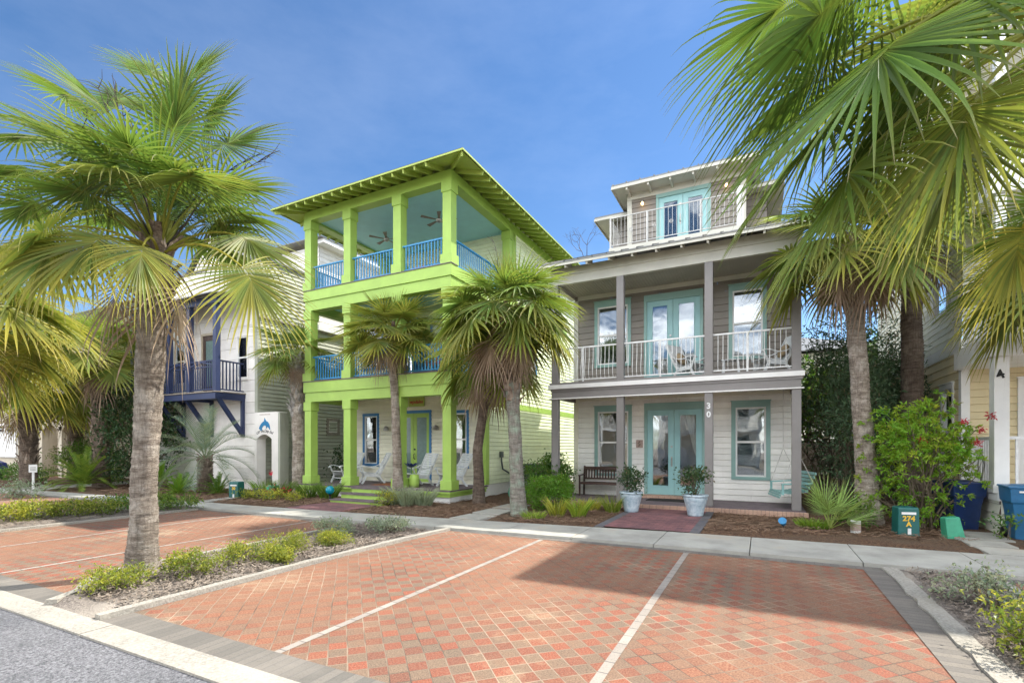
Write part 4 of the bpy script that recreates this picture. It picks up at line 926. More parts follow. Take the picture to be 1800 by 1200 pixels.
def trunk(parent, pts, rad, mat, rings=90, jit=.05, seed=0, name='trunk', sides=20):
    rng = np.random.default_rng(seed); P = np.array(pts, float); tt = np.linspace(0, 1, len(P)); q = np.linspace(0, 1, rings)
    C = np.stack([np.interp(q, tt, P[:, i]) for i in range(3)], 1); rr = np.interp(q, np.linspace(0, 1, len(rad)), rad)
    for _ in range(3): C[1:-1] = (C[:-2] + C[1:-1] * 2 + C[2:]) / 4
    vs = []; ph = rng.uniform(0, 6, 4)
    for i in range(rings):
        r = rr[i] * (1 + rng.uniform(-jit, jit) * .5 + (jit * .7 if i % 2 else -jit * .3))
        for j in range(sides):
            a = 2 * math.pi * j / sides; k = r * (1 + .035 * math.sin(3 * a + ph[0] + i * .13) + .03 * math.sin(5 * a + ph[1] - i * .21) + rng.uniform(-jit, jit) * .25)
            vs.append(C[i] + np.array((math.cos(a) * k, math.sin(a) * k, rng.uniform(-.008, .008))))
    m = MB(); m.add(vs, [(i * sides + j, i * sides + (j + 1) % sides, (i + 1) * sides + (j + 1) % sides, (i + 1) * sides + j) for i in range(rings - 1) for j in range(sides)] + [tuple(range((rings - 1) * sides, rings * sides))])
    return m.build(name, mat, parent, smooth=True)
def boots(parent, C0, C1, r0, r1, n, rng, mat='boot', ln=.34, out=.14):
    m = MB(); C0 = np.array(C0, float); C1 = np.array(C1, float)
    for i in range(n):
        t = (i + .5) / n; a = i * 2.39996; c = C0 * (1 - t) + C1 * t; r = r0 * (1 - t) + r1 * t
        o = np.array((math.cos(a), math.sin(a), 0)); s_ = np.array((-math.sin(a), math.cos(a), 0)); l = ln * rng.uniform(.7, 1.2); w_ = l * .30
        skew = s_ * rng.uniform(-.10, .10)
        b0 = c + o * r * .8; b1 = b0 + o * out * .4 + np.array((0, 0, l * .55)) + skew * .5; b2 = b0 + o * (out + .03) + np.array((0, 0, l)) + skew
        vs = []
        for p, wd, th in ((b0, w_, .05), (b1, w_ * .62, .035), (b2, w_ * .38, .02)):
            vs += [p - s_ * wd - o * .01, p + o * th, p + s_ * wd - o * .01, p - o * .03]
        m.add(vs, [(k * 4 + j, k * 4 + (j + 1) % 4, (k + 1) * 4 + (j + 1) % 4, (k + 1) * 4 + j) for k in range(2) for j in range(4)] + [(8, 9, 10, 11)])
    return m.build('leaf_bases', mat, parent)
def palm(label, base, top, crown, R_, seed, nf=30, r=(.22, .17, .16), mat='bark', hubs=(), n=40, blade=.62, yel=.25, dead=5, droop=.95, mid=None, nb=0, boot_len=.9, group='cabbage palms along the street', seg=6, fold=True, elmin=-24, bootmat='boot', wid=1.0, skip=None, stalks=0):
    rng = np.random.default_rng(seed); t = thing('palm_tree', label, 'palm tree', base, group)
    pts = [base, mid, top] if mid is not None else [base, top]
    trunk(t, pts, r, mat, seed=seed, rings=int((top[2] - base[2]) / .035))
    C = np.array(crown, float); tp = np.array(top, float)
    if nb: boots(t, tp - np.array((0, 0, boot_len)), C + np.array((0, 0, .05)), r[-1], r[-1] * .75, nb, rng, bootmat)
    else: boots(t, tp - np.array((0, 0, .3)), C, r[-1] * .9, r[-1] * .6, 16, rng, bootmat, .3)
    for H, o in hubs:
        o = dict(o); m = MB(); frond(m, C + nrm(np.array(H) - C) * .08, H, rng, o.pop('blade', R_ * blade), n=o.pop('n', n), seg=seg, fold=fold, wid=wid, yel=o.pop('yel', yel), droop=o.pop('droop', droop), **o); m.build('frond', 'palm', t)
    for i in range(nf):
        f = (i + .5) / nf; el = R(82 - (82 - elmin) * f ** .85 + rng.uniform(-7, 7)); az = i * 2.39996 + rng.uniform(-.25, .25)
        pl = R_ * .48 * rng.uniform(.8, 1.1) * (.55 + .45 * min(1, f * 2.5))
        H = C + pl * np.array((math.cos(el) * math.cos(az), math.cos(el) * math.sin(az), math.sin(el)))
        if skip is not None and skip(H): continue
        m = MB(); frond(m, C, H, rng, R_ * blade * rng.uniform(.85, 1.1) * (.75 + .25 * min(1, f * 3)), bow=.18 if el > 0 else .12, droop=droop * (.22 + 1.0 * f), yel=yel * (.5 + 1.3 * f) * rng.uniform(.6, 1.4), n=n, seg=seg, fold=fold, wid=wid, spread=1.5 + .8 * min(1, f * 2)); m.build('frond', 'palm', t)
    for i in range(dead):
        az = i * 2 * math.pi / max(1, dead) + rng.uniform(-.4, .4); pl = R_ * .30
        H = C + np.array((math.cos(az) * pl * .75, math.sin(az) * pl * .75, -pl * .8 - rng.uniform(0, .12)))
        m = MB(); frond(m, C - np.array((0, 0, .08)), H, rng, R_ * .52 * rng.uniform(.8, 1.2), bow=.35, droop=2.2, yel=.3, dry=rng.uniform(.3, .9), n=max(20, n // 2), seg=seg, fold=False, wid=.6, ragged=.4, spread=1.4, tilt=(0, 0, -.9)); m.build('dead_frond', 'deadleaf', t)
    for i in range(stalks):
        az = rng.uniform(0, 6.28); el = R(rng.uniform(45, 80)); d = np.array((math.cos(az) * math.cos(el), math.sin(az) * math.cos(el), math.sin(el))); p = C + d * .1; P_ = []; m = MB(); L2 = R_ * rng.uniform(.7, .98)
        for k in range(10): P_.append(p.copy()); p = p + d * L2 / 9; d = nrm(d + rng.uniform(-.12, .12, 3) + G_ * .03)
        m.tube(P_, [.014 * (1 - .75 * k / 9) for k in range(10)], 4)
        for k in range(4, 10):
            for q_ in range(3):
                e = nrm(d + rng.uniform(-.9, .9, 3)); s_ = P_[k]; m.tube([s_, s_ + e * .12, s_ + e * .2 + rng.uniform(-.05, .05, 3)], [.006, .004, .002], 3)
        m.build('flower_stalk', 'twig', t)
    return t
def W_(px, py, d):   # measured points of the two nearest crowns (photo pixel, depth) -> metres
    s_, c = .45092, .89257; r_ = (px - 900) / 867 * d; return (r_ * c - d * s_, r_ * s_ + d * c, 1.7 - (py - 783) / 867 * d)

# large palm in the planter, left foreground
big = [((310, 190, 6.6), dict(droop=.35, face=.8)), ((215, 185, 6.9), dict(droop=.3)), ((105, 225, 6.4), dict(droop=.55)), ((155, 270, 6.0), dict(droop=.45, face=1.0)), ((322, 318, 5.8), dict(droop=.5, yel=.3, face=1.2)),
       ((385, 262, 6.7), dict(droop=.5, face=1.0)), ((78, 352, 6.5), dict(droop=.9)), ((190, 415, 5.7), dict(face=1.0, droop=1.15, yel=.7, blade=1.2, n=42)), ((120, 425, 5.5), dict(face=1.0, droop=1.1, yel=.6, blade=1.15)), ((252, 432, 5.4), dict(face=1.0, droop=2.0, yel=.8, spread=1.7, blade=1.0, n=40)),
       ((425, 468, 5.8), dict(face=1.5, droop=.85, yel=.85, blade=1.2, n=46, tilt=(.2, .1, -.45))), ((412, 412, 6.4), dict(face=1.0, droop=.7, yel=.5, blade=1.15, n=40)), ((335, 140, 7.1), dict(droop=.3)), ((130, 170, 7.2), dict(droop=.35)), ((268, 135, 7.3), dict(droop=.25)),
       ((60, 300, 6.1), dict(droop=.8)), ((30, 425, 5.9), dict(droop=1.3, yel=.7, blade=1.15)), ((240, 285, 5.7), dict(droop=.4)), ((170, 345, 5.9), dict(droop=.7)),
       ((352, 350, 7.0), dict(droop=.5)), ((110, 440, 6.6), dict(droop=1.8, yel=.6)), ((400, 330, 7.1), dict(droop=.5)), ((300, 250, 6.2), dict(droop=.4)), ((190, 200, 6.4), dict(droop=.4)), ((360, 215, 6.9), dict(droop=.45)), ((60, 240, 6.7), dict(droop=.6)), ((200, 250, 7.2), dict(droop=.35)), ((100, 400, 5.5), dict(droop=1.3, yel=.55, blade=1.1))]
palm('huge fan palm with thick ringed trunk in the planter strip nearest the street', (-7.27, 3.6, 0), (-7.05, 3.62, 3.62), (-6.98, 3.65, 4.2), 1.95, 11, nf=20, r=(.205, .165, .15, .145, .16, .15),
     hubs=[(W_(*a), dict(o)) for a, o in big], n=36, blade=.5, yel=.14, dead=4, droop=1.0, nb=40, boot_len=.35, seg=8, mid=(-7.22, 3.6, 1.2), stalks=9, elmin=30, wid=.95)
# near palm whose trunk stands just outside the frame on the right
nearh = [((1605, 50, 2.35), dict(blade=1.2, droop=.55, yel=.12, n=50)), ((1530, 262, 2.65), dict(blade=1.05, droop=.65, yel=.22, n=50)), ((1725, 158, 2.2), dict(blade=.85, droop=.9, yel=.4)),
         ((1745, -40, 2.3), dict(blade=1.1, droop=.9, yel=.1)), ((1640, 150, 3.0), dict(blade=1.1, droop=.9, yel=.2)), ((1480, 100, 3.1), dict(blade=1.1, droop=.8, yel=.15)), ((1700, 270, 3.0), dict(blade=.8, droop=.9, yel=.35)),
         ((1800, 400, 2.5), dict(blade=.62, droop=1.5, yel=.9)), ((1560, -60, 2.9), dict(blade=1.15, droop=.9, yel=.1)), 
         ((1430, -20, 3.3), dict(blade=1.1, droop=.8, yel=.1)), ((1780, 120, 3.1), dict(blade=1.1, droop=1.1, yel=.4)),
         ((1500, 175, 2.9), dict(blade=1.05, droop=.7, yel=.15, n=46)), ((1610, 200, 2.9), dict(blade=1.0, droop=.8, yel=.2)), ((1690, 60, 2.7), dict(blade=1.0, droop=.7, yel=.1)), ((1740, 220, 3.4), dict(blade=1.0, droop=.9, yel=.45)), ((1500, -10, 2.6), dict(blade=1.1, droop=.6, yel=.1, n=46))]
palm('fan palm at the right edge, its long fronds reaching into the top of the view', (2.0, 3.95, 0), (1.95, 3.92, 3.5), (1.93, 3.9, 4.05), 2.3, 23, nf=22, r=(.26, .22, .2), hubs=[(W_(*a), dict(o)) for a, o in nearh], n=46, blade=.45, yel=.2, dead=2, nb=30, seg=8, wid=.9, elmin=8,
     skip=lambda H: (-H[0] * .45092 + H[1] * .89257) < 2.9 and (H[0] * .89257 + H[1] * .45092) / max(.1, (-H[0] * .45092 + H[1] * .89257)) < 1.45, stalks=0)
# street palms in front of the houses
palm('small-crowned fan palm at the left corner of the green house, with scaly grey upper trunk', (-14.48, 12.1, 0), (-14.6, 12.1, 4.4), (-14.62, 12.1, 4.85), 1.7, 31, nf=26, r=(.25, .20, .20, .22), nb=60, boot_len=1.8, n=28, seg=5, yel=.3, bootmat='boot_grey')
palm('small slender palm with golden lower fronds before the lime porch steps', (-9.9, 11.9, 0), (-10.15, 11.95, 4.4), (-10.15, 11.95, 5.1), 1.8, 32, nf=40, r=(.20, .14, .13, .12, .14), mat='bark', n=28, seg=6, yel=.5, dead=9, mid=(-9.98, 11.9, 2), nb=20, boot_len=.25, droop=.5)
palm('palm with leaning brown trunk and shaggy skirt beside the green house corner', (-7.3, 12.35, 0), (-7.05, 12.3, 3.2), (-6.95, 12.3, 4.0), 2.0, 33, nf=28, r=(.20, .15, .14, .13, .15), mat='bark_dark', n=28, seg=6, yel=.25, dead=10, mid=(-7.33, 12.3, 1.6), nb=20, boot_len=.3, droop=1.5)
palm('palm with lichen-spotted pale trunk between the green and grey houses', (-5.17, 10.6, 0), (-5.32, 10.55, 3.2), (-5.5, 10.55, 4.75), 2.15, 34, nf=44, r=(.22, .17, .155, .15, .18), mat='bark_pale', n=28, seg=6, yel=.28, dead=12, nb=46, boot_len=.55, droop=1.4, stalks=2)
palm('palm with reddish upper trunk at the right corner of the grey house', (2.08, 12.9, 0), (1.78, 12.85, 5.0), (1.74, 12.85, 5.95), 2.25, 35, nf=32, r=(.26, .19, .175, .17, .16), mat='bark', n=28, seg=6, yel=.3, dead=12, nb=40, boot_len=.5, droop=1.3, mid=(1.93, 12.87, 2.5))
palm('dark-trunked palm rising behind the flowering shrub by the yellow house', (3.25, 14.9, 0), (3.2, 14.8, 6.0), (3.2, 14.8, 6.8), 2.2, 36, nf=30, r=(.24, .22, .21, .2), mat='bark_dark', n=28, seg=6, yel=.25, dead=11, nb=30, boot_len=.4, droop=1.3)
palm('full dark palm crown overhanging the yellow house porch at the right edge', (4.7, 10.7, 0), (4.65, 10.7, 3.7), (4.62, 10.7, 4.5), 2.1, 37, nf=36, r=(.25, .2, .2), mat='bark_dark', n=40, seg=6, yel=.22, dead=12, nb=30, droop=1.1)
# palms further left
palm('golden-leaved palm at the left edge, only its drooping fronds in view', (-14.6, 3.7, 0), (-14.55, 3.7, 3.6), (-14.5, 3.7, 4.3), 2.8, 41, nf=36, r=(.26, .22, .2), n=36, seg=6, yel=.65, dead=8, nb=30, droop=1.3)
palm('palm with criss-cross scaly trunk in front of the dark magnolia, left', (-23.1, 10.0, 0), (-23.1, 10.0, 4.0), (-23.1, 10.0, 5.2), 2.8, 42, nf=38, r=(.30, .26, .28, .34), mat='bark_dark', n=28, seg=5, yel=.35, dead=6, nb=70, boot_len=2.6, fold=False)
palm('short scaly palm before the garage at the far left', (-26.5, 9.0, 0), (-26.5, 9.0, 2.9), (-26.5, 9.0, 3.8), 2.7, 43, nf=32, r=(.28, .26, .3), mat='bark_dark', n=26, seg=5, yel=.4, dead=5, nb=60, boot_len=2.2, fold=False)
palm('farther scaly palm half hidden behind the short one, far left', (-28.2, 11.2, 0), (-28.2, 11.2, 3.1), (-28.2, 11.2, 3.8), 2.2, 44, nf=24, r=(.28, .26, .3), mat='bark_dark', n=24, seg=5, yel=.35, dead=5, nb=50, boot_len=1.8, fold=False)
palm('pale hazy palm crown rising against the tan house wall', (-29.5, 12.6, 0), (-29.5, 12.6, 5.2), (-29.5, 12.6, 6.0), 3.0, 45, nf=24, r=(.28, .26, .3), mat='bark_dark', n=24, seg=5, yel=.4, dead=5, fold=False)
palm('small palm glimpsed between the white and green houses', (-15.9, 16.5, 0), (-15.9, 16.5, 4.2), (-15.9, 16.5, 5.0), 1.6, 46, nf=20, r=(.2, .17, .16), mat='bark_dark', n=26, seg=5, yel=.1, dead=3, fold=False, droop=.7)

# feather palms
def feather(mb, B, az, el, L_, rng, sag=.9, n=34, ll=.3, yel=.1, wd=.02, stiff=.4):
    p = np.array(B, float); d = np.array((math.cos(az) * math.cos(el), math.sin(az) * math.cos(el), math.sin(el))); P_ = [p.copy()]; k = 14
    for i in range(k): p = p + d * L_ / k; d = nrm(d + G_ * sag / k * (.6 + i / k)); P_.append(p.copy())
    mb.tube(P_, [.014 * (1 - .8 * i / k) + .002 for i in range(k + 1)], 4, tint=(.4, .6, 0))
    for i in range(n):
        t = .18 + .82 * (i + .5) / n; q = t * k; a = int(min(q, k - 1)); f = q - a; c = P_[a] * (1 - f) + P_[a + 1] * f; d = nrm(P_[a + 1] - P_[a]); S = nrm(np.cross(d, (0, 0, 1))); U = np.cross(S, d)
        l = ll * (1 - .75 * abs(t - .45) ** 1.3) * rng.uniform(.85, 1.1)
        for sg_ in (-1, 1):
            v = nrm(d * .75 + S * sg_ + U * stiff); vs = []; pp = c.copy(); side = nrm(np.cross(v, U))
            for j in range(4): w_ = wd * (1, .9, .6, .05)[j]; vs += [pp - side * w_ / 2, pp + side * w_ / 2]; pp = pp + v * l / 3; v = nrm(v + G_ * (.25 if stiff < .3 else .12))
            g = rng.uniform(.2, .8); mb.add(vs, [(j * 2, j * 2 + 1, j * 2 + 3, j * 2 + 2) for j in range(3)], np.tile((yel * rng.random() * 2, g, 0), (8, 1)))
def featherpalm(label, base, h, nf, L_, seed, mat, r=.2, name='palm_tree', cat='palm tree', stiff=.4, ll=.3, sag=.9, elmin=-10, yel=.1, n=34, tr='bark_dark'):
    rng = np.random.default_rng(seed); t = thing(name, label, cat, base); C = np.array(base, float) + (0, 0, h)
    if h > .25:
        trunk(t, [base, tuple(C)], (r * .9, r * 1.1, r), tr, rings=int(h / .03), jit=.12, seed=seed, sides=14); boots(t, np.array(base, float) + (0, 0, .05), C, r * 1.05, r, int(h * 50), rng, 'boot', .2, .05)
    for i in range(nf):
        f = (i + .5) / nf; m = MB(); feather(m, C, i * 2.39996, R(80 - (80 - elmin) * f), L_ * rng.uniform(.85, 1.1), rng, sag=sag * (.6 + .7 * f), ll=ll, yel=yel, stiff=stiff, n=n); m.build('frond', mat, t)
    return t
featherpalm('blue-green feather palm arching under the navy balcony', (-17.6, 10.7, 0), 1.25, 22, 2.0, 51, 'pindo', r=.22, sag=1.5, ll=.42, stiff=.55, yel=.2)
featherpalm('large bright sago cycad left of the white marker post', (-23.0, 9.4, 0), .25, 34, 1.45, 52, 'leaf_g', .25, 'sago_palm', 'cycad', sag=1.2, ll=.22, elmin=5, yel=.3, n=44)
featherpalm('small sago cycad right beside the big palm trunk under the balcony', (-20.9, 11.0, 0), .3, 18, .95, 53, 'leaf_b', .18, 'sago_palm', 'cycad', sag=.9, ll=.14, elmin=10)
for i, (x, y, l) in enumerate([(-19.3, 11.0, 'low dark fern left of the feather palm trunk'), (-17.95, 10.0, 'low bright fern in front of the feather palm trunk'), (-16.7, 10.6, 'low dark fern right of the feather palm trunk')]):
    featherpalm(l, (x, y, .03), 0, 30, .75, 60 + i, 'leaf_g' if i != 1 else 'leaf_b', name='fern', cat='fern', sag=1.1, ll=.12, elmin=5, n=20)

# ================================================================ LEAFY PLANTS
def leaves(P, Nv, size, rng, asp=.45, yel=.2, yv=None, dry=.0, fold=.18):
    """one pointed, slightly folded leaf per point: arrays of verts, faces and tints"""
    P = np.asarray(P); k = len(P); Nv = Nv / (np.linalg.norm(Nv, axis=1, keepdims=True) + 1e-9)
    rd = rng.normal(size=(k, 3)); d = Nv * .55 + rd * .75; d /= np.linalg.norm(d, axis=1, keepdims=True)
    s_ = np.cross(d, rng.normal(size=(k, 3)) * .5 + (0, 0, 1)); s_ /= (np.linalg.norm(s_, axis=1, keepdims=True) + 1e-9); u = np.cross(s_, d)
    l = size * rng.uniform(.6, 1.25, (k, 1)); w_ = l * asp
    V = np.stack([P, P + d * l * .5 - s_ * w_ / 2 + u * l * fold, P + d * l - u * l * .1, P + d * l * .5 + s_ * w_ / 2 + u * l * fold, P + d * l * .5], 1).reshape(-1, 3)
    F = [(5 * i, 5 * i + 1, 5 * i + 2, 5 * i + 4) for i in range(k)] + [(5 * i, 5 * i + 4, 5 * i + 2, 5 * i + 3) for i in range(k)]
    y = np.clip((yv if yv is not None else yel * rng.uniform(0, 1.6, k)), 0, 1); t = np.repeat(np.stack([y, rng.uniform(.1, .95, k), (rng.random(k) < .04) * .7 + dry], 1), 5, 0)
    return V, F, t
def bush(name, label, cat, base, rad, h, nl, size, mat, seed, stems=9, clump=26, asp=.45, yel=.25, group=None, stem_r=.02, hollow=.35, stemmat='stem', zlo=.1, rosette=False, parent=None, shape=None, sproutmul=1.0):
    rng = np.random.default_rng(seed); t = parent or thing(name, label, cat, base, group); b = np.array(base, float); rx, ry = rad if hasattr(rad, '__len__') else (rad, rad)
    nc = max(4, int(nl / clump)); D = rng.normal(size=(nc, 3)); D /= np.linalg.norm(D, axis=1, keepdims=True); D[:, 2] = np.abs(D[:, 2]) * 1.0 * np.sign(rng.random(nc) - (.28 if zlo < .3 else .15))
    rr = rng.uniform(hollow, 1, (nc, 1)) ** .5 * (1 + .22 * np.sin(D[:, :1] * 5 + seed) * np.cos(D[:, 1:2] * 4 + seed))
    C = b + D * rr * np.array((rx, ry, h * .5)) + np.array((0, 0, h * (.5 + zlo * .25))); C[:, 2] = np.maximum(C[:, 2], b[2] + .03)
    per = max(3, nl // nc); cs = size * (1.5 if not rosette else .25) * sproutmul
    P = np.repeat(C, per, 0) + rng.normal(size=(nc * per, 3)) * cs * (.8, .8, .6); P[:, 2] = np.maximum(P[:, 2], b[2] + .01)
    Nv = np.repeat(D, per, 0) + (0, 0, .55)
    yc = np.clip(rng.normal(.5, .35, nc), 0, 1.3); yv = np.repeat(yc, per) * yel * rng.uniform(.4, 1.6, nc * per) * (.6 + .8 * np.clip((P[:, 2] - b[2]) / max(h, .01), 0, 1))
    V, F, tt = leaves(P, Nv, size, rng, asp, yel, yv); m = MB(); m.add(V, F, tt); m.build('foliage', mat, t)
    if stems:
        m = MB()
        for i in range(stems):
            e = C[rng.integers(nc)]; s0 = b + rng.normal(size=3) * (.12 * rx, .12 * ry, 0); s0[2] = b[2] - .02; md = s0 * .5 + e * .5 + rng.normal(size=3) * .06 * h; md[2] += .08 * h
            m.tube([s0, s0 * .6 + md * .4 + (0, 0, .04 * h), md, e], [stem_r, stem_r * .8, stem_r * .6, stem_r * .25], 5)
            for q in range(3):
                e2 = C[np.argmin(np.linalg.norm(C - (md * .5 + e * .5) - rng.normal(size=3) * .25 * h, axis=1))]; m.tube([md, (md + e2) / 2 + rng.normal(size=3) * .03 * h, e2], [stem_r * .5, stem_r * .35, stem_r * .15], 4)
        m.build('stem', stemmat, t)
    return t, C
def strap(name, label, cat, base, rad, h, nb, mat, seed, wd=.014, yel=.2, group=None, lean=1.0, droop=1.2, spread=None, pale=0):
    """tufts of grassy or strap-shaped leaves"""
    rng = np.random.default_rng(seed); t = thing(name, label, cat, base, group); m = MB(); b = np.array(base, float)
    for i in range(nb):
        a = rng.uniform(0, 6.28); o = rng.random() ** .6 * rad; p = b + np.array((math.cos(a) * o * .55, math.sin(a) * o * .55, 0)); az = a + rng.uniform(-.8, .8); ln = h * rng.uniform(.65, 1.25)
        d = nrm((math.cos(az) * .45 * lean, math.sin(az) * .45 * lean, 1)); s_ = nrm(np.cross(d, rng.normal(size=3))); vs = []; g = rng.uniform(.1, .9); y = yel * rng.uniform(.2, 1.6); tn = []
        for j in range(6):
            t_ = j / 5; w_ = wd * (1 - t_ ** 2.2) + .001; vs += [p - s_ * w_ / 2, p + s_ * w_ / 2]; p = p + d * ln / 5; d = nrm(d + G_ * droop * .22 * (t_ + .25) + np.array((math.cos(az), math.sin(az), 0)) * .05); tn += [(min(1, y + .3 * t_ * yel), g, .35 * (t_ > .85))] * 2
        m.add(vs, [(j * 2, j * 2 + 1, j * 2 + 3, j * 2 + 2) for j in range(5)], np.array(tn))
    m.build('foliage', mat, t); return t

# planter strip shrubs beside the big palm
PS = [(-6.7, 3.05, .42, .30, 'low yellow-green shrub at the foot of the big palm, street side'), (-6.45, 3.75, .36, .46, 'upright lime shrub pressed against the right of the big palm trunk'), (-6.55, 4.6, .44, .36, 'low lime shrub next along the strip behind the big palm'), (-6.1, 4.75, .22, .26, 'smallest yellow-green tuft on the strip edge'),
      (-6.75, 5.35, .50, .38, 'wide yellow-green shrub in the middle of the strip'), (-6.35, 6.0, .30, .3, 'round lime shrub near the paved edge'), (-7.1, 6.7, .45, .42, 'dull green shrub toward the sidewalk end of the strip'), (-6.35, 7.35, .48, .42, 'grey-green shrub at the sidewalk end of the strip')]
for i, (x, y, r_, h, l) in enumerate(PS): bush('shrub', l, 'shrub', (x, y, .04), (r_, r_ * .85), h * .64, 1500, .045, 'leaf_y' if i < 6 else 'leaf_s', 100 + i, stems=12, yel=.55 if i < 6 else .35, group='low shrubs in the planter strip', stem_r=.006, asp=.4, hollow=.2)
for i in range(9):
    y = 3.7 + i * .5; bush('shrub', ['bright yellow-green shrub heading the far-left strip', 'yellow-green shrub, second along the far-left strip', 'full yellow shrub, third along the far-left strip', 'yellowish shrub in the middle of the far-left strip', 'lime shrub just past the middle of the far-left strip', 'greener shrub in the far-left strip', 'dark-based green shrub in the far-left strip', 'deep green shrub near the sidewalk end of the far-left strip', 'deep green end shrub touching the sidewalk, far-left strip'][i], 'shrub', (-15.3 + .12 * (i % 3) + .16 * i, y, .04), (.6, .42), .34, 1000, .07, 'leaf_y' if i < 6 else 'leaf_g', 120 + i, stems=6, yel=.75 if i < 5 else .45, group='shrubs in the far-left strip', stem_r=.006)
bush('shrub', 'grey-blue wispy shrub by the far-left sidewalk bend', 'shrub', (-21.6, 7.2, 0), (.9, .5), .5, 900, .08, 'leaf_s', 140, yel=.1, stem_r=.008)
bush('shrub', 'straggly dull shrub in the right-hand planter', 'shrub', (2.1, 6.75, .03), (.42, .38), .38, 700, .055, 'leaf_s', 141, stems=18, yel=.5, stem_r=.006, hollow=.15)
bush('shrub', 'yellow-green shrub cut by the lower right corner', 'shrub', (1.98, 5.35, .03), (.36, .4), .42, 1300, .055, 'leaf_y', 142, stems=14, yel=.55, stem_r=.006, hollow=.2)
# beds
bush('boxwood', 'dense clipped round boxwood left of the grey porch', 'shrub', (-4.92, 11.9, 0), (.6, .55), .82, 6500, .062, 'leaf_b', 150, stems=6, clump=12, asp=.6, yel=.12, hollow=.75)
bush('shrub', 'loose dark shrub behind the round boxwood', 'shrub', (-5.9, 14.0, 0), (.75, .7), 1.25, 2600, .10, 'leaf_g', 151, stems=10, yel=.15)
bush('shrub', 'dark shrub against the left end of the grey porch wall', 'shrub', (-5.85, 14.75, 0), (.42, .4), 1.35, 1800, .10, 'leaf_g', 152, stems=8, yel=.12)
strap('grass_clump', 'golden spiky grass clump beside the boxwood', 'grass', (-4.35, 11.0, .02), .32, .5, 120, 'leaf_y', 153, .016, .6)
strap('grass_clump', 'bright lime iris-leaved clump before the porch bench', 'grass', (-3.85, 11.1, .02), .30, .5, 110, 'leaf_b', 154, .026, .5)
strap('grass_clump', 'brownish grass clump below the porch bench', 'grass', (-4.0, 12.35, .02), .5, .34, 260, 'leaf_y', 155, .012, .8)
strap('grass_clump', 'olive grass clump left of the left-hand pot', 'grass', (-3.35, 12.2, .02), .3, .5, 170, 'leaf_g', 156, .012, .5)
strap('grass_clump', 'low fringe of grass at the foot of the pale-trunked palm', 'grass', (-4.7, 10.4, .0), .45, .22, 200, 'leaf_b', 157, .012, .4)
for i, (x, y, l) in enumerate([(-9.2, 11.0, 'variegated strap-leaf clump right of the lime steps'), (-8.75, 10.9, 'pale strap-leaf clump in front of the green porch corner'), (-8.35, 11.1, 'pale strap-leaf clump below the right porch column'), (-9.5, 11.35, 'tall strap-leaf clump against the slender palm trunk')]):
    strap('lily_turf', l, 'strap-leaf plant', (x, y, .02), .38, .58, 190, 'leaf_s', 160 + i, .022, .25, 'strap-leaf clumps before the green porch')
for i, (x, y, l) in enumerate([(-14.0, 11.0, 'dark spiky clump right of the scaly-trunked palm'), (-13.0, 11.2, 'dark spiky clump before the green porch column'), (-12.2, 11.3, 'dark spiky clump beside the blue glass ball'), (-15.0, 11.1, 'bright spiky clump left of the scaly-trunked palm')]):
    strap('lily_turf', l, 'strap-leaf plant', (x, y, .02), .42, .62, 170, 'leaf_g' if i < 3 else 'leaf_b', 170 + i, .02, .15, 'spiky clumps left of the lime steps')
for i in range(5):
    bush('croton', ['low yellow and red croton left of the lime steps, outermost', 'low orange croton beneath the scaly palm', 'low yellow croton in front of the dark spiky clumps', 'small croton nearest the blue glass ball', 'russet croton with yellow edge right of the lime steps'][i], 'shrub', ((-14.6, 10.1, .03), (-14.0, 10.2, .03), (-13.4, 10.3, .03), (-12.6, 10.3, .03), (-9.25, 10.45, .03))[i], (.3, .25), .24 if i < 4 else .42, 380, .07, 'leaf_y', 180 + i, stems=4, yel=.95, stem_r=.005)
bush('shrub', 'small red-leaved plant between the scaly palm and the steps', 'shrub', (-13.9, 10.75, .03), (.5, .2), .3, 260, .07, M['redflower'], 186, stems=4, stem_r=.005)
bush('shrub', 'leafy plant seen through the left end of the green porch', 'shrub', (-15.0, 14.6, 0), (.5, .7), 1.5, 700, .13, 'leaf_d', 187, stems=7, yel=.1, stem_r=.012)
bush('magnolia', 'dark glossy magnolia shrub tree left of the navy balcony', 'tree', (-22.3, 10.9, 0), (1.6, 1.3), 3.9, 7000, .15, 'leaf_d', 190, stems=16, yel=.2, stem_r=.04, asp=.42, hollow=.3)
bush('hedge', 'mid green hedge between the two far-left palms', 'hedge', (-26.5, 11.0, 0), (1.8, 1.0), 1.9, 3800, .10, 'leaf_g', 192, stems=6, yel=.25)
bush('hedge', 'low hedge along the far-left edge below the garage', 'hedge', (-29.5, 9.8, 0), (2.2, .6), .8, 2200, .10, 'leaf_g', 193, stems=5, yel=.15)
bush('ground_cover_shrub', 'low dark shrub behind the left marker post', 'shrub', (-24.6, 10.8, 0), (1.0, .6), .8, 1500, .09, 'leaf_g', 194, stems=5, yel=.15)
# oleanders behind the right-hand palm
for i, (x, y, r_, h, l) in enumerate([(1.9, 17.0, 1.0, 5.4, 'tall oleander thicket directly right of the grey house'), (3.0, 18.5, 1.1, 5.6, 'taller oleander rising behind the reddish-trunked palm'), (2.2, 14.9, .7, 3.9, 'darker oleander in front of the thicket'), (3.3, 16.8, .65, 4.4, 'loose oleander leaning over the yellow house siding')]):
    bush('oleander', l, 'shrub', (x, y, 0), (r_, r_), h, 4600, .15, 'leaf_o', 200 + i, stems=22, asp=.2, yel=.12, group='oleanders beside the grey house', stem_r=.016, hollow=.2, clump=14)
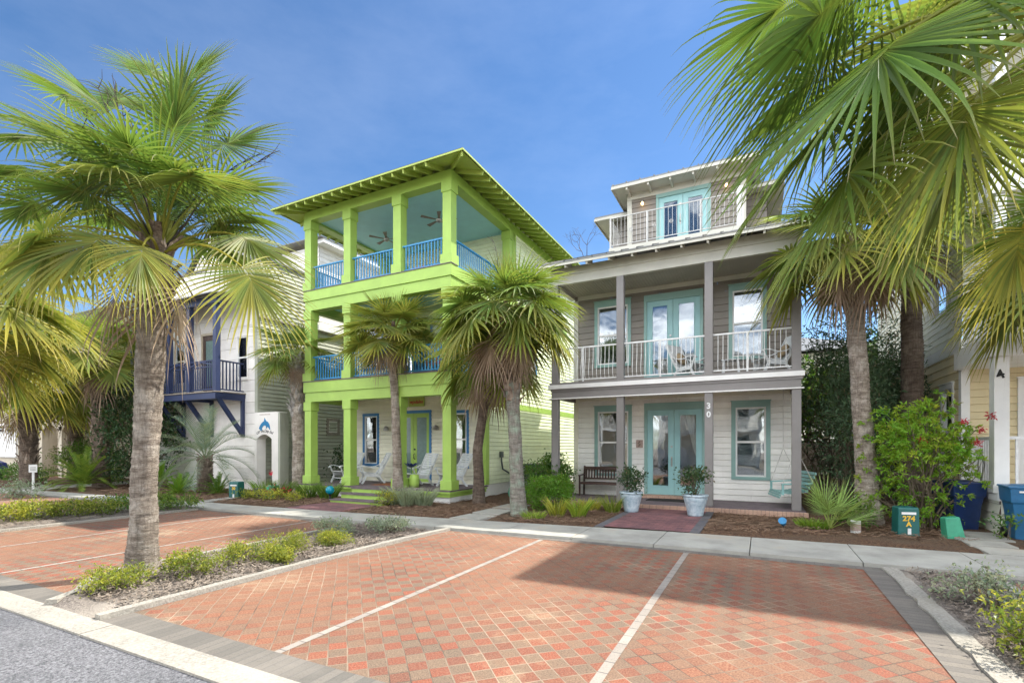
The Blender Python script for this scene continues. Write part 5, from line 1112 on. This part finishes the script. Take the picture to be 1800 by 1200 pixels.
# big flowering shrub
t, C = bush('flowering_shrub', 'wide bright green shrub with dark red flowers behind the utility boxes', 'shrub', (2.9, 12.7, 0), (1.0, .75), 2.6, 8500, .095, 'leaf_f', 210, stems=22, asp=.36, yel=.35, stem_r=.024, rosette=True, clump=13, hollow=.25)
m = MB(); rng = np.random.default_rng(5)
for c in [(3.72, 12.3, 2.0), (3.86, 12.35, 2.25), (3.62, 12.2, 1.75), (2.75, 12.1, 1.8), (3.4, 12.1, 2.15)]:
    V, F, tt = leaves(np.array(c) + rng.normal(size=(40, 3)) * .03, rng.normal(size=(40, 3)), .06, rng); m.add(V, F, tt)
m.build('flower', 'redflower', t)
bush('shrub', 'small leafy plant beside the near blue bin', 'shrub', (3.85, 11.6, 0), (.2, .16), .42, 120, .08, 'leaf_g', 211, stems=4, stem_r=.006)
# saw palmetto
t = thing('saw_palmetto', 'low saw palmetto with stiff pale green fans by the grey house corner', 'palmetto', (1.22, 11.6, 0)); rng = np.random.default_rng(9)
for i in range(13):
    az = i * 2.4 + .3; el = R(25 + 55 * rng.random()); pl = rng.uniform(.3, .62); B = np.array((1.22, 11.6, .05)); H = B + pl * np.array((math.cos(az) * math.cos(el), math.sin(az) * math.cos(el), math.sin(el)))
    m = MB(); frond(m, B, H, rng, rng.uniform(.55, .8), bow=.05, droop=.15, yel=.2, n=17, pr=.006, seg=5, wid=.5, spread=1.35, costa=.04, cup=.1); m.build('frond', 'leaf_p', t)
strap('grass_clump', 'dense low grass around the saw palmetto', 'grass', (.95, 11.85, .0), .5, .22, 300, 'leaf_b', 220, .02, .25)
bush('shrub', 'low green plants at the foot of the reddish-trunked palm', 'shrub', (1.7, 12.4, 0), (.4, .4), .5, 700, .09, 'leaf_g', 221, stems=4)
# litter: pine straw and dry leaves
def litter(name, x0, x1, y0, y1, n, mat, seed, z=.05, ln=.12, excl=None):
    rng = np.random.default_rng(seed); x = rng.uniform(x0, x1, n); y = rng.uniform(y0, y1, n)
    if excl is not None: k = ~excl(x, y); x, y = x[k], y[k]
    n = len(x); a = rng.uniform(0, 6.28, n); l = ln * rng.uniform(.4, 1.3, n); w_ = .004 + .004 * rng.random(n); zz = z + rng.uniform(-.02, .03, n); tl = rng.uniform(-.02, .03, n)
    dx, dy = np.cos(a) * l / 2, np.sin(a) * l / 2; sx, sy = -np.sin(a) * w_, np.cos(a) * w_
    V = np.stack([np.stack([x - dx - sx, y - dy - sy, zz], 1), np.stack([x - dx + sx, y - dy + sy, zz + .004], 1), np.stack([x + dx + sx, y + dy + sy, zz + tl + .004], 1), np.stack([x + dx - sx, y + dy - sy, zz + tl], 1)], 1).reshape(-1, 3)
    m = MB(); m.add(V, [(4 * i, 4 * i + 1, 4 * i + 2, 4 * i + 3) for i in range(n)]); o = m.build(name, mat); o['kind'] = 'stuff'; return o
walk = lambda x, y: ((x > -3.1) & (x < -1.0)) | ((y < 9.0 + .17 * (x + 9) * (x > -9) + .03)) | ((x > -6.4) & (x < -5.5)) | ((x > -11.4) & (x < -9.3) & (y < 10.6))
litter('pine_straw', -15.5, 3.4, 9.0, 13.1, 15000, 'straw', 1, .055, .14, walk)
litter('pine_straw', -24, -15.5, 8.95, 11.6, 5000, 'straw', 2, .06, .18, lambda x, y: y < 9.05)
litter('leaf_litter', -7.5, -5.88, 2.7, 7.9, 11000, 'straw_pale', 3, .055, .065, lambda x, y: (x < -6.9) & (y < 3.6))
litter('leaf_litter', 1.72, 2.5, 2.7, 8.3, 6000, 'straw_pale', 4, .045, .06)
litter('leaf_litter', -16, -13.5, 2.7, 7.9, 3000, 'straw_pale', 5, .055, .12)

# ================================================================ PROPS
def own(name, label, cat, loc, rz=0, group=None): return thing(name, label, cat, loc, group, R(rz), own=True)
# flower pots on the walk and the plants growing in them
def pot(x, y, label):
    t = thing('flower_pot', label, 'flower pot', (x, y, .056), 'pale blue pots on the brick walk')
    m = MB(); m.lathe([(0, 0), (.165, 0), (.175, .02), (.18, .06), (.225, .26), (.262, .38), (.27, .42), (.262, .45), (.24, .45), (.235, .40), (0, .40)], (x, y, .056), 36); m.build('pot_body', 'potglaze', t, smooth=True)
    m = MB(); m.lathe([(.258, .445), (.285, .452), (.292, .475), (.285, .50), (.25, .505), (.24, .48), (.24, .45)], (x, y, .056), 36); m.build('rim', 'potglaze', t, smooth=True)
    m = MB(); m.lathe([(.241, .455), (.1, .47), (0, .475)], (x, y, .056), 24); m.build('potting_soil', 'mulch', t, smooth=True)
pot(-2.90, 12.35, 'pale blue glazed pot left of the teal doors'); pot(-1.38, 12.3, 'pale blue glazed pot in front of the number post')
bush('pot_plant', 'bushy dark gardenia growing in the left-hand blue pot', 'pot plant', (-2.90, 12.35, .50), .30, .58, 900, .075, 'leaf_d', 300, stems=9, asp=.5, yel=.15, stem_r=.009, hollow=.2)
bush('pot_plant', 'airier gardenia growing in the right-hand blue pot', 'pot plant', (-1.38, 12.3, .50), .36, .66, 800, .08, 'leaf_d', 301, stems=11, asp=.5, yel=.3, stem_r=.009, hollow=.15)
# porch bench
t = own('bench', 'dark slatted wooden bench on the grey house porch under the window', 'bench', (-4.4, 15.05, .135))
m = MB(); [m.box(-.70, .70, y, y + .055, .40, .425) for y in (-.22, -.155, -.09, -.025, .04, .105, .17)]; m.box(-.70, .70, -.25, -.225, .36, .425); m.build('seat', 'wood', t)
m = MB(); m.box(-.72, .72, .245, .28, .80, .90); m.box(-.68, .68, .235, .262, .50, .55)
for k in range(15): x = -.64 + k * .0914; m.beam((x, .245, .54), (x, .268, .82), .042, .014, (0, 1, 0))
m.build('backrest', 'wood', t)
for x in (-.70, .70):
    m = MB(); m.beam((x, -.23, 0), (x, -.23, .62), .05, .05, (0, 1, 0)); m.build('leg', 'wood', t)
    m = MB(); m.beam((x, .20, 0), (x, .22, .45), .05, .05, (0, 1, 0)); m.beam((x, .22, .45), (x, .275, .92), .05, .05, (0, 1, 0)); m.build('leg', 'wood', t)
    m = MB(); m.beam((x, -.28, .63), (x, .25, .655), .065, .03); m.build('armrest', 'wood', t)
# weathered aqua porch swing
t = own('porch_swing', 'weathered aqua slatted swing hanging behind the right porch post', 'porch swing', (.62, 14.35, .135), -78)
m = MB(); [m.beam((-.55, -.28 + k * .075, .42 - .03 * math.sin(k * .55)), (.55, -.28 + k * .075, .42 - .03 * math.sin(k * .55)), .06, .018) for k in range(8)]
[m.beam((-.55, -.30 - .02 * k, .40 - .05 * k), (.55, -.30 - .02 * k, .40 - .05 * k), .018, .045) for k in range(3)]; m.build('seat', 'aqua', t)
m = MB(); [m.beam((-.55, .28 + k * .035, .46 + k * .085), (.55, .28 + k * .035, .46 + k * .085), .02, .07) for k in range(6)]; m.build('backrest', 'aqua', t)
for x in (-.56, .56):
    m = MB(); m.beam((x, -.3, .62), (x, .38, .66), .07, .03); m.beam((x, -.27, .36), (x, -.27, .62), .03, .05, (0, 1, 0)); m.build('armrest', 'aqua', t)
    m = MB(); m.tube([(x, -.27, .64), (x, .02, 1.5), (x, .02, 3.1)], .009, 5); m.tube([(x, .38, .7), (x, .02, 1.5)], .009, 5); m.build('rope', 'curtain', t)
# lounge chairs
def lounge(name, label, x, y, z, rz, mat, group, pillow=None, high=False):
    t = own(name, label, 'armchair', (x, y, z), rz, group)
    m = MB()
    for k in range(9): m.beam((-.29, -.30 + k * .07, .40 - k * .012), (.29, -.30 + k * .07, .40 - k * .012), .062, .02)
    m.build('seat', mat, t); m = MB()
    for k in range(10): yy = .30 + k * .034; zz = .36 + k * .073; m.beam((-.28, yy, zz), (.28, yy, zz), .02, .064)
    m.build('backrest', mat, t)
    for s_ in (-1, 1):
        m = MB(); P_ = [(s_ * .31, -.36, 0), (s_ * .31, -.27, .14), (s_ * .31, -.22, .27), (s_ * .31, -.28, .40)]
        for a, b in zip(P_, P_[1:]): m.beam(a, b, .03, .065, (0, 1, 0))
        m.build('leg', mat, t)
        m = MB(); P_ = [(s_ * .31, .42, 0), (s_ * .31, .30, .13), (s_ * .31, .20, .28), (s_ * .31, .30, .42), (s_ * .31, .62, 1.04)]
        for a, b in zip(P_, P_[1:]): m.beam(a, b, .03, .065, (0, 1, 0))
        m.beam((s_ * .30, -.25, .30), (s_ * .30, .27, .26), .03, .10); m.build('leg', mat, t)
        m = MB(); P_ = [(s_ * .34, -.42, .53), (s_ * .34, -.36, .60), (s_ * .34, -.2, .60), (s_ * .34, 0, .545), (s_ * .34, .2, .57), (s_ * .34, .40, .66)]
        for a, b in zip(P_, P_[1:]): m.beam(a, b, .07, .022)
        m.beam((s_ * .33, -.30, .38), (s_ * .33, -.36, .57), .03, .04, (0, 1, 0)); m.build('armrest', mat, t)
    m = MB(); m.beam((-.31, -.27, .16), (.31, -.27, .16), .03, .03); m.build('stretcher', mat, t)
    if pillow:
        m = MB(); m.lathe([(0, -.07), (.12, -.06), (.19, -.02), (.2, .02), (.13, .06), (0, .07)], (0, 0, 0), 18)
        c, s2 = math.cos(R(62)), math.sin(R(62)); v = m.v[0]; m.v[0] = np.stack([v[:, 0], .33 + v[:, 1] * c * .9 - v[:, 2] * s2, .62 + v[:, 1] * s2 + v[:, 2] * c], 1)
        p = m.build('cushion', pillow, None, smooth=True); p['label'] = 'round cushion on the ' + label[:40]; p['category'] = 'cushion'
        p.matrix_world = Matrix.Translation((x, y, z)) @ Matrix.Rotation(R(rz), 4, 'Z')
    return t
gg = 'white slatted lounge chairs on the green porch'
lounge('lounge_chair', 'white slatted lounge chair half hidden by the second lime column', -13.35, 13.1, .40, -12, 'chairwhite', gg)
lounge('lounge_chair', 'white slatted lounge chair between the second column and the slender palm', -12.15, 13.15, .40, -38, 'chairwhite', gg)
lounge('lounge_chair', 'white slatted lounge chair in front of the green double door', -10.05, 13.0, .40, -18, 'chairwhite', gg)
lounge('lounge_chair', 'white slatted lounge chair behind the leaning brown palm trunk', -8.85, 13.2, .40, -30, 'chairwhite', gg)
gu = 'white chairs on the grey house balcony'
lounge('lounge_chair', 'white balcony chair with tan cushion by the teal doors, upstairs', -1.75, 14.6, 3.55, 60, 'chairwhite', gu, 'cushion')
lounge('lounge_chair', 'white balcony chair with tan cushion in the right corner, upstairs', .22, 14.55, 3.55, -62, 'chairwhite', gu, 'cushion')
t = own('side_table', 'small white slatted table between the balcony chairs', 'side table', (-.72, 14.45, 3.55))
m = MB(); [m.box(-.24 + k * .098, -.155 + k * .098, -.2, .2, .42, .44) for k in range(5)]; m.build('tabletop', 'chairwhite', t)
for sx_, sy_ in ((-1, -1), (1, -1), (1, 1), (-1, 1)): m = MB(); m.beam((sx_ * .2, sy_ * .17, 0), (sx_ * .17, sy_ * .15, .42), .05, .03, (0, 1, 0)); m.build('leg', 'chairwhite', t)
# upstairs seats of the green house
for x, z, l, mt in ((-9.7, 3.9, 'blue sofa with pink cushion on the middle green porch', 'pinkcushion'), (-10.2, 7.02, 'blue seat with red cushion on the top green porch', 'pinkcushion')):
    t = own('porch_sofa', l, 'sofa', (x, 13.5, z), 0)
    m = MB(); m.box(-.6, .6, -.3, .3, .2, .42); m.box(-.62, .62, -.32, .32, .1, .2); m.build('seat', 'blue', t, bevel=.03); m = MB(); m.box(-.6, .6, .2, .34, .42, .85); m.build('backrest', 'blue', t, bevel=.03)
    m = MB(); m.box(-.66, -.56, -.3, .3, .05, .62); m.build('armrest', 'blue', t, bevel=.02); m = MB(); m.box(.56, .66, -.3, .3, .05, .62); m.build('armrest', 'blue', t, bevel=.02)
    m = MB(); m.box(x - .45, x + .1, 13.5 + .02, 13.5 + .18, z + .43, z + .78); c = m.build('cushion', mt, None, bevel=.06); tag(c, 'bright pink red cushion leaning on the ' + l.split(' with')[0] + (' of the middle floor' if z < 5 else ' of the top floor'), 'cushion')
m = MB(); m.box(-11.6, -10.3, 12.5, 13.3, .402, .412); tag(m.build('rug', 'rug', None), 'orange striped rug on the green porch floor', 'rug')
# green stool planter with navy metal dog/bird figures on it
t = own('garden_stool', 'small bright green stool at the head of the porch steps', 'stool', (-9.65, 12.35, .40)); m = MB(); m.lathe([(0, 0), (.13, 0), (.16, .12), (.16, .28), (.13, .40), (0, .42)], (0, 0, 0), 20); m.build('body', 'lime', t, smooth=True)
t = own('metal_flower', 'dark blue metal petals held above the green stool', 'ornament', (-9.72, 12.3, .82)); m = MB(); m.tube([(0, 0, -.0), (0, 0, .22)], .012, 6); m.build('stem', 'boxgreen', t)
for k in range(5):
    a = k * 1.2566; m = MB(); m.lathe([(0, 0), (.05, .05), (.06, .16), (.03, .25), (0, .28)], (0, 0, 0), 8); v = m.v[0]; tl = R(58); v = np.stack([v[:, 0], v[:, 1] * .35 * math.cos(tl) + v[:, 2] * math.sin(tl), v[:, 2] * math.cos(tl) - v[:, 1] * .35 * math.sin(tl)], 1)
    m.v[0] = np.stack([v[:, 0] * math.cos(a) - v[:, 1] * math.sin(a), v[:, 0] * math.sin(a) + v[:, 1] * math.cos(a), v[:, 2] + .2], 1); m.build('petal', 'navyfabric', t, smooth=True)
t = own('gazing_ball', 'turquoise glass gazing ball at the left of the lime steps', 'ornament', (-11.55, 10.75, 0)); m = MB(); m.lathe([(0, 0), (.12, 0), (.1, .03), (.04, .06), (.03, .2), (.06, .24)], (0, 0, 0), 14); m.build('stand', 'black', t)
m = MB(); m.lathe([(.13 * math.sin(math.pi * k / 14), .37 - .13 * math.cos(math.pi * k / 14)) for k in range(15)], (0, 0, 0), 28); m.build('ball', 'ball', t, smooth=True)
t = own('pinwheel', 'red pinwheel on a thin stake before the scaly-trunked palm', 'ornament', (-13.95, 10.6, 0)); m = MB(); m.tube([(0, 0, 0), (0, 0, .85)], .008, 5); m.build('stake', 'black', t)
m = MB()
for k in range(8): a = k * math.pi / 4; m.add([(0, -.03, .85), (.11 * math.cos(a), -.05, .85 + .11 * math.sin(a)), (.09 * math.cos(a + .5), -.02, .85 + .09 * math.sin(a + .5))], [(0, 1, 2)])
m.build('wheel', 'redflower', t)
t = own('hose_coil', 'coiled turquoise garden hose at the green house corner', 'garden hose', (-6.6, 13.4, 0)); m = MB()
for k in range(7): m.tube([(.28 * math.cos(a * .4) * (1 - .03 * k), .06 * math.sin(a * .4), .30 + .26 * math.sin(a * .4) + .012 * k) for a in range(17)], .02, 6)
m.build('hose', 'boxlight', t); m = MB(); m.tube([(0, 0, 0), (0, 0, 1.1), (.1, 0, 1.15)], .015, 6); m.build('stand', 'black', t)
t = own('air_conditioner', 'grey air conditioning unit beside the green house wall', 'air conditioner', (-7.2, 16.2, 0)); m = MB(); m.box(-.4, .4, -.4, .4, .05, 1.05); m.build('casing', 'dkgray', t, bevel=.02); m = MB(); [m.box(-.41, .41, -.41, -.402, .15 + k * .06, .17 + k * .06) for k in range(14)]; m.build('grille', 'metal', t)
# wheeled bins
def bin_(label, x, y, rz, mat, s_=1.0):
    t = own('wheeled_bin', label, 'bin', (x, y, .0), rz, 'blue wheeled bins by the yellow house')
    def ring_(w_, d_, z): return [(-w_, -d_, z), (w_, -d_, z), (w_, d_, z), (-w_, d_, z)]
    m = MB(); L_ = [ring_(.21 * s_, .25 * s_, .03), ring_(.24 * s_, .29 * s_, .5), ring_(.26 * s_, .32 * s_, .68), ring_(.285 * s_, .34 * s_, .70), ring_(.30 * s_, .36 * s_, .95)]
    V = [p for l in L_ for p in l]; m.add(V, [(i * 4 + j, i * 4 + (j + 1) % 4, (i + 1) * 4 + (j + 1) % 4, (i + 1) * 4 + j) for i in range(4) for j in range(4)] + [(3, 2, 1, 0)]); m.build('body', mat, t, bevel=.025)
    m = MB(); m.box(-.32 * s_, .32 * s_, -.38 * s_, .37 * s_, .95, .985); m.lathe([(.28 * s_, 0), (.22 * s_, .03), (0, .045)], (0, -.02, .98), 24); m.build('lid', mat, t, bevel=.015)
    m = MB(); m.tube([(-.22 * s_, .42 * s_, .93), (.22 * s_, .42 * s_, .93)], .018, 8); m.build('handle', mat, t)
    m = MB(); m.box(-.2, -.1, -.372 * s_, -.366 * s_, .88, .91); m.build('sticker', 'white', t)
    for x_ in (-.24, .24): m = MB(); m.tube([(x_ * s_ - .025, .27, .11), (x_ * s_ + .025, .27, .11)], .11, 18); m.build('wheel', 'black', t)
bin_('dark blue bin standing behind the flowering shrub', 3.55, 13.0, 18, 'bin'); bin_('brighter blue bin at the right edge before the white porch', 4.25, 12.0, -6, 'bin2', 1.05)
# utility pedestals
def pedestal(label, x, y, rz, w_, h, mat, mark=None, tilt=0, grp=None, taper=.82):
    w_ *= .9; h *= .93; t = own('utility_box', label, 'utility box', (x, y, 0), rz, grp); t.rotation_euler.y = R(tilt); d_ = w_ * .42
    def q(w2, d2, z): return [(-w2, -d2, z), (w2, -d2, z), (w2, d2, z), (-w2, d2, z)]
    m = MB(); V = q(w_ / 2, d_, 0) + q(w_ / 2 * (1 if taper > .85 else .98), d_, h * .12) + q(w_ / 2 * taper, d_ * taper, h * .96) + q(w_ / 2 * taper * .9, d_ * taper * .9, h)
    m.add(V, [(i * 4 + j, i * 4 + (j + 1) % 4, (i + 1) * 4 + (j + 1) % 4, (i + 1) * 4 + j) for i in range(3) for j in range(4)] + [(12, 13, 14, 15)]); m.build('cover', mat, t, bevel=.015)
    m = MB(); m.box(-w_ * .52, w_ * .52, -d_ * 1.04, d_ * 1.04, 0, .05); m.build('base', mat, t, bevel=.01)
    if mark:
        yy = -d_ * .985; m = MB(); m.box(-w_ * .33, w_ * .33, yy - .006, yy + .02, h * .76, h * .84); m.build('label_plate', 'railwhite', t); m = MB(); letter(m, mark[0], .13, 0, yy, h * .55, 0, 0, .004); letter(m, mark[1], .12, 0, yy, h * .37, 0, 0, .004); m.build('box_number', 'orange', t)
        m = MB(); m.box(-.02, .03, yy - .02, yy, .06, .17); m.build('latch', 'railwhite', t)
pedestal('dark green utility box numbered 274 A by the flowering shrub', 2.42, 11.62, 10, .38, .60, 'boxgreen', ('274', 'A'), taper=.96)
pedestal('leaning pale green utility box beside the numbered dark one', 3.12, 11.62, 10, .30, .44, 'boxlight', tilt=-8)
pedestal('dark green utility box with yellow marks before the white house', -14.95, 10.1, 15, .38, .60, 'boxgreen', ('30', ''), taper=.96)
pedestal('light green utility box near the dolphin wall', -14.1, 10.75, 10, .36, .46, 'boxlight', taper=.9)
m = MB(); m.box(-14.62, -14.42, 10.45, 10.6, 0, .34); tag(m.build('meter_box', 'dkgray', None, bevel=.01), 'small grey meter box between two green utility boxes', 'utility box')
t = own('paint_can', 'white tin with orange label by the reddish-trunked palm', 'tin', (1.63, 11.5, 0)); m = MB(); m.lathe([(0, 0), (.085, 0), (.085, .25), (.08, .26), (0, .26)], (0, 0, 0), 20); m.build('can_body', 'white', t, smooth=False); m = MB(); m.lathe([(.0875, .07), (.0875, .2)], (0, 0, 0), 20); m.build('paper_label', 'plaque', t)
t = own('spotlight', 'small blue garden spotlight in the mulch by the palmetto', 'garden light', (.4, 11.35, 0)); m = MB(); m.tube([(0, 0, 0), (0, 0, .12)], .012, 6); m.build('stake', 'black', t); m = MB(); m.tube([(0, .05, .12), (-.02, -.08, .2)], [.05, .075], 14); m.build('lamp_head', 'bluelogo', t)
# marker posts at the far left
def marker(label, x, y):
    t = own('marker_sign', label, 'sign', (x, y, 0), 62, 'white marker signs along the far sidewalk'); m = MB(); m.box(-.035, .035, -.03, .03, 0, .8); m.build('post', 'white', t); m = MB(); m.box(-.12, .12, -.05, -.03, .68, .98); m.build('panel', 'white', t, bevel=.004); m = MB(); [m.box(-.08, .08, -.053, -.0505, .76 + k * .05, .775 + k * .05) for k in range(3)]; m.build('sign_text', 'dkgray', t)
marker('white marker sign on a post in front of the big cycad', -24.9, 8.6); marker('white marker sign on a post just left of the huge palm trunk', -18.5, 9.2)
t = own('parked_car', 'dark blue car glimpsed in front of the garage at the far left edge', 'car', (-35.5, 9.6, 0), 4)
P_ = [(-2.2, .3), (-2.25, .62), (-2.0, .82), (-1.2, .92), (-.6, 1.35), (.8, 1.38), (1.4, .98), (2.1, .86), (2.25, .55), (2.2, .3)]
m = MB(); m.prism(P_, -.85, .85); m.build('body', 'navyfabric', t, bevel=.06)
m = MB(); m.prism([(-1.1, .93), (-.58, 1.28), (.75, 1.30), (1.25, .97)], -.865, .865); m.build('window', 'black', t)
for x_ in (-1.4, 1.4):
    for y_ in (-.86, .68): m = MB(); m.tube([(x_, y_, .32), (x_, y_ + .18, .32)], .32, 20); m.build('wheel', 'black', t)
# bare tree tops beyond the roofs
t = thing('bare_tree', 'leafless tree tip showing beyond the green house roof', 'tree', (-9.0, 26, 0)); m = MB(); rng = np.random.default_rng(77)
def twig(p, d, l, r_, k):
    q = p + d * l; m.tube([p, (p + q) / 2 + rng.normal(size=3) * l * .06, q], [r_, r_ * .8, r_ * .55], 4)
    if k:
        for _ in range(3): twig(q, nrm(d + rng.normal(size=3) * .5 + (0, 0, .15)), l * .68, r_ * .55, k - 1)
m.tube([(-9, 26, 0), (-9, 26, 10.2)], [.16, .07], 6); m.build('trunk', 'twig', t); m = MB(); twig(np.array((-9, 26, 10.2)), nrm((.35, 0, 1)), 1.5, .05, 4); m.build('limb', 'twig', t)

# ================================================================ ACROSS THE STREET (seen mirrored in the panes) AND BEHIND
def plainhouse(name, label, x0, x1, yf, d, h, wall, roof, floors, group=None, face=-1, porch=True):
    """house whose front faces the street from the far side (face=1: front looks toward +Y)"""
    t = thing(name, label, 'house', ((x0 + x1) / 2, yf, 0), group); Nn = (0, face, 0); yb = yf - face * d
    T = frame((x0, yf, 0), (1, 0, 0), Nn); fh = h / floors; w_ = x1 - x0; ops = []; wins = []
    for f in range(floors):
        k = max(2, int(w_ / 2.2))
        for i in range(k): u = w_ * (i + .5) / k; wins.append((u - .45, u + .45, f * fh + .9, f * fh + 2.4)); ops.append(wins[-1])
    m = MB(); siding(m, (x0, yf, 0), (1, 0, 0), Nn, w_, 0, h, ops, .2); siding(m, (x0, min(yf, yb), 0), (0, 1, 0), (-1, 0, 0), d, 0, h, (), .2); siding(m, (x1, min(yf, yb), 0), (0, 1, 0), (1, 0, 0), d, 0, h, (), .2); siding(m, (x0, yb, 0), (1, 0, 0), (0, -face, 0), w_, 0, h, (), .2); m.build('wall', wall, t)
    for q in wins: window(t, T, *q, casing='white', blind=.5)
    m = MB(); hip(m, x0 - .6, x1 + .6, min(yf, yb) - .6, max(yf, yb) + .6, h + .1, 1.8); m.build('roof', roof, t)
    if porch:
        yp = yf + face * 1.8; a, b = min(yf, yp), max(yf, yp)
        for f in range(1, floors + 1): m = MB(); m.box(x0, x1, a, b, f * fh - .3, f * fh); m.build('porch_beam', 'white', t)
        for i in range(5):
            x = x0 + (w_ - .25) * i / 4; m = MB(); m.box(x, x + .25, yp - .12, yp + .12, 0, h - .3); m.build('porch_column', 'white', t)
        for f in range(1, floors): railing(t, (x0, yp), (x1, yp), f * fh, f * fh + 1.0, 'railwhite', .14, r=.018, sq=True, rail=(.06, .05))
    return t
plainhouse('house', 'white porch-fronted house across the street, mirrored in the grey house panes', -8, 0, -15, 9, 9, 'whitewall', 'metalroof', 3, face=1)
plainhouse('house', 'tan house across the street, mirrored in the left-hand panes', -20, -11, -15.5, 9, 6.5, 'tan', 'shingle', 2, face=1)
plainhouse('house', 'sage house across the street to the right', 4, 12, -15, 9, 9, 'sage', 'metalroof', 3, face=1)
palm('palm across the street mirrored in the teal door glass', (-4.5, -10.5, 0), (-4.5, -10.5, 4.5), (-4.5, -10.5, 5.2), 2.1, 71, nf=24, r=(.25, .2, .2), n=22, seg=4, fold=False, dead=4, group='palms across the street')
palm('palm across the street mirrored in the right-hand window', (1.5, -10.5, 0), (1.5, -10.5, 4.2), (1.5, -10.5, 5.0), 2.1, 72, nf=24, r=(.25, .2, .2), n=22, seg=4, fold=False, dead=4, group='palms across the street')
plainhouse('house', 'pale yellow house on the next street, glimpsed between the grey and yellow houses', -3, 5.5, 33, 8, 7, 'paleyellow', 'metalroof', 2, porch=False)
for i, (x, y, r_, h, l) in enumerate([(6.5, 30, 2.2, 7, 'leafy tree behind the yellow house'), (-3.5, 30, 2.0, 5, 'leafy tree behind the gap beside the grey house'), (-27, 24, 3, 7.5, 'broad tree rising against the tan house wall'), (-40, 22, 4, 8, 'broad tree at the far left beyond the garage'), (1.6, 23.5, 1.5, 4.2, 'shrubby tree deep in the side yard of the grey house')]):
    bush('tree', l, 'tree', (x, y, 0), r_, h, 5200, .26, 'leaf_g', 400 + i, stems=12, stem_r=.07, yel=.15, zlo=.5, clump=20)
m = MB(); x = .95
while x < 4.0: m.box(x, x + .14, 21.4, 21.43, .05, 1.8); x += .15
m.box(.95, 4.02, 21.43, 21.47, .4, .5); m.box(.95, 4.02, 21.43, 21.47, 1.4, 1.5); tag(m.build('fence', 'teak', None), 'weathered board fence across the side yard beside the grey house', 'fence')
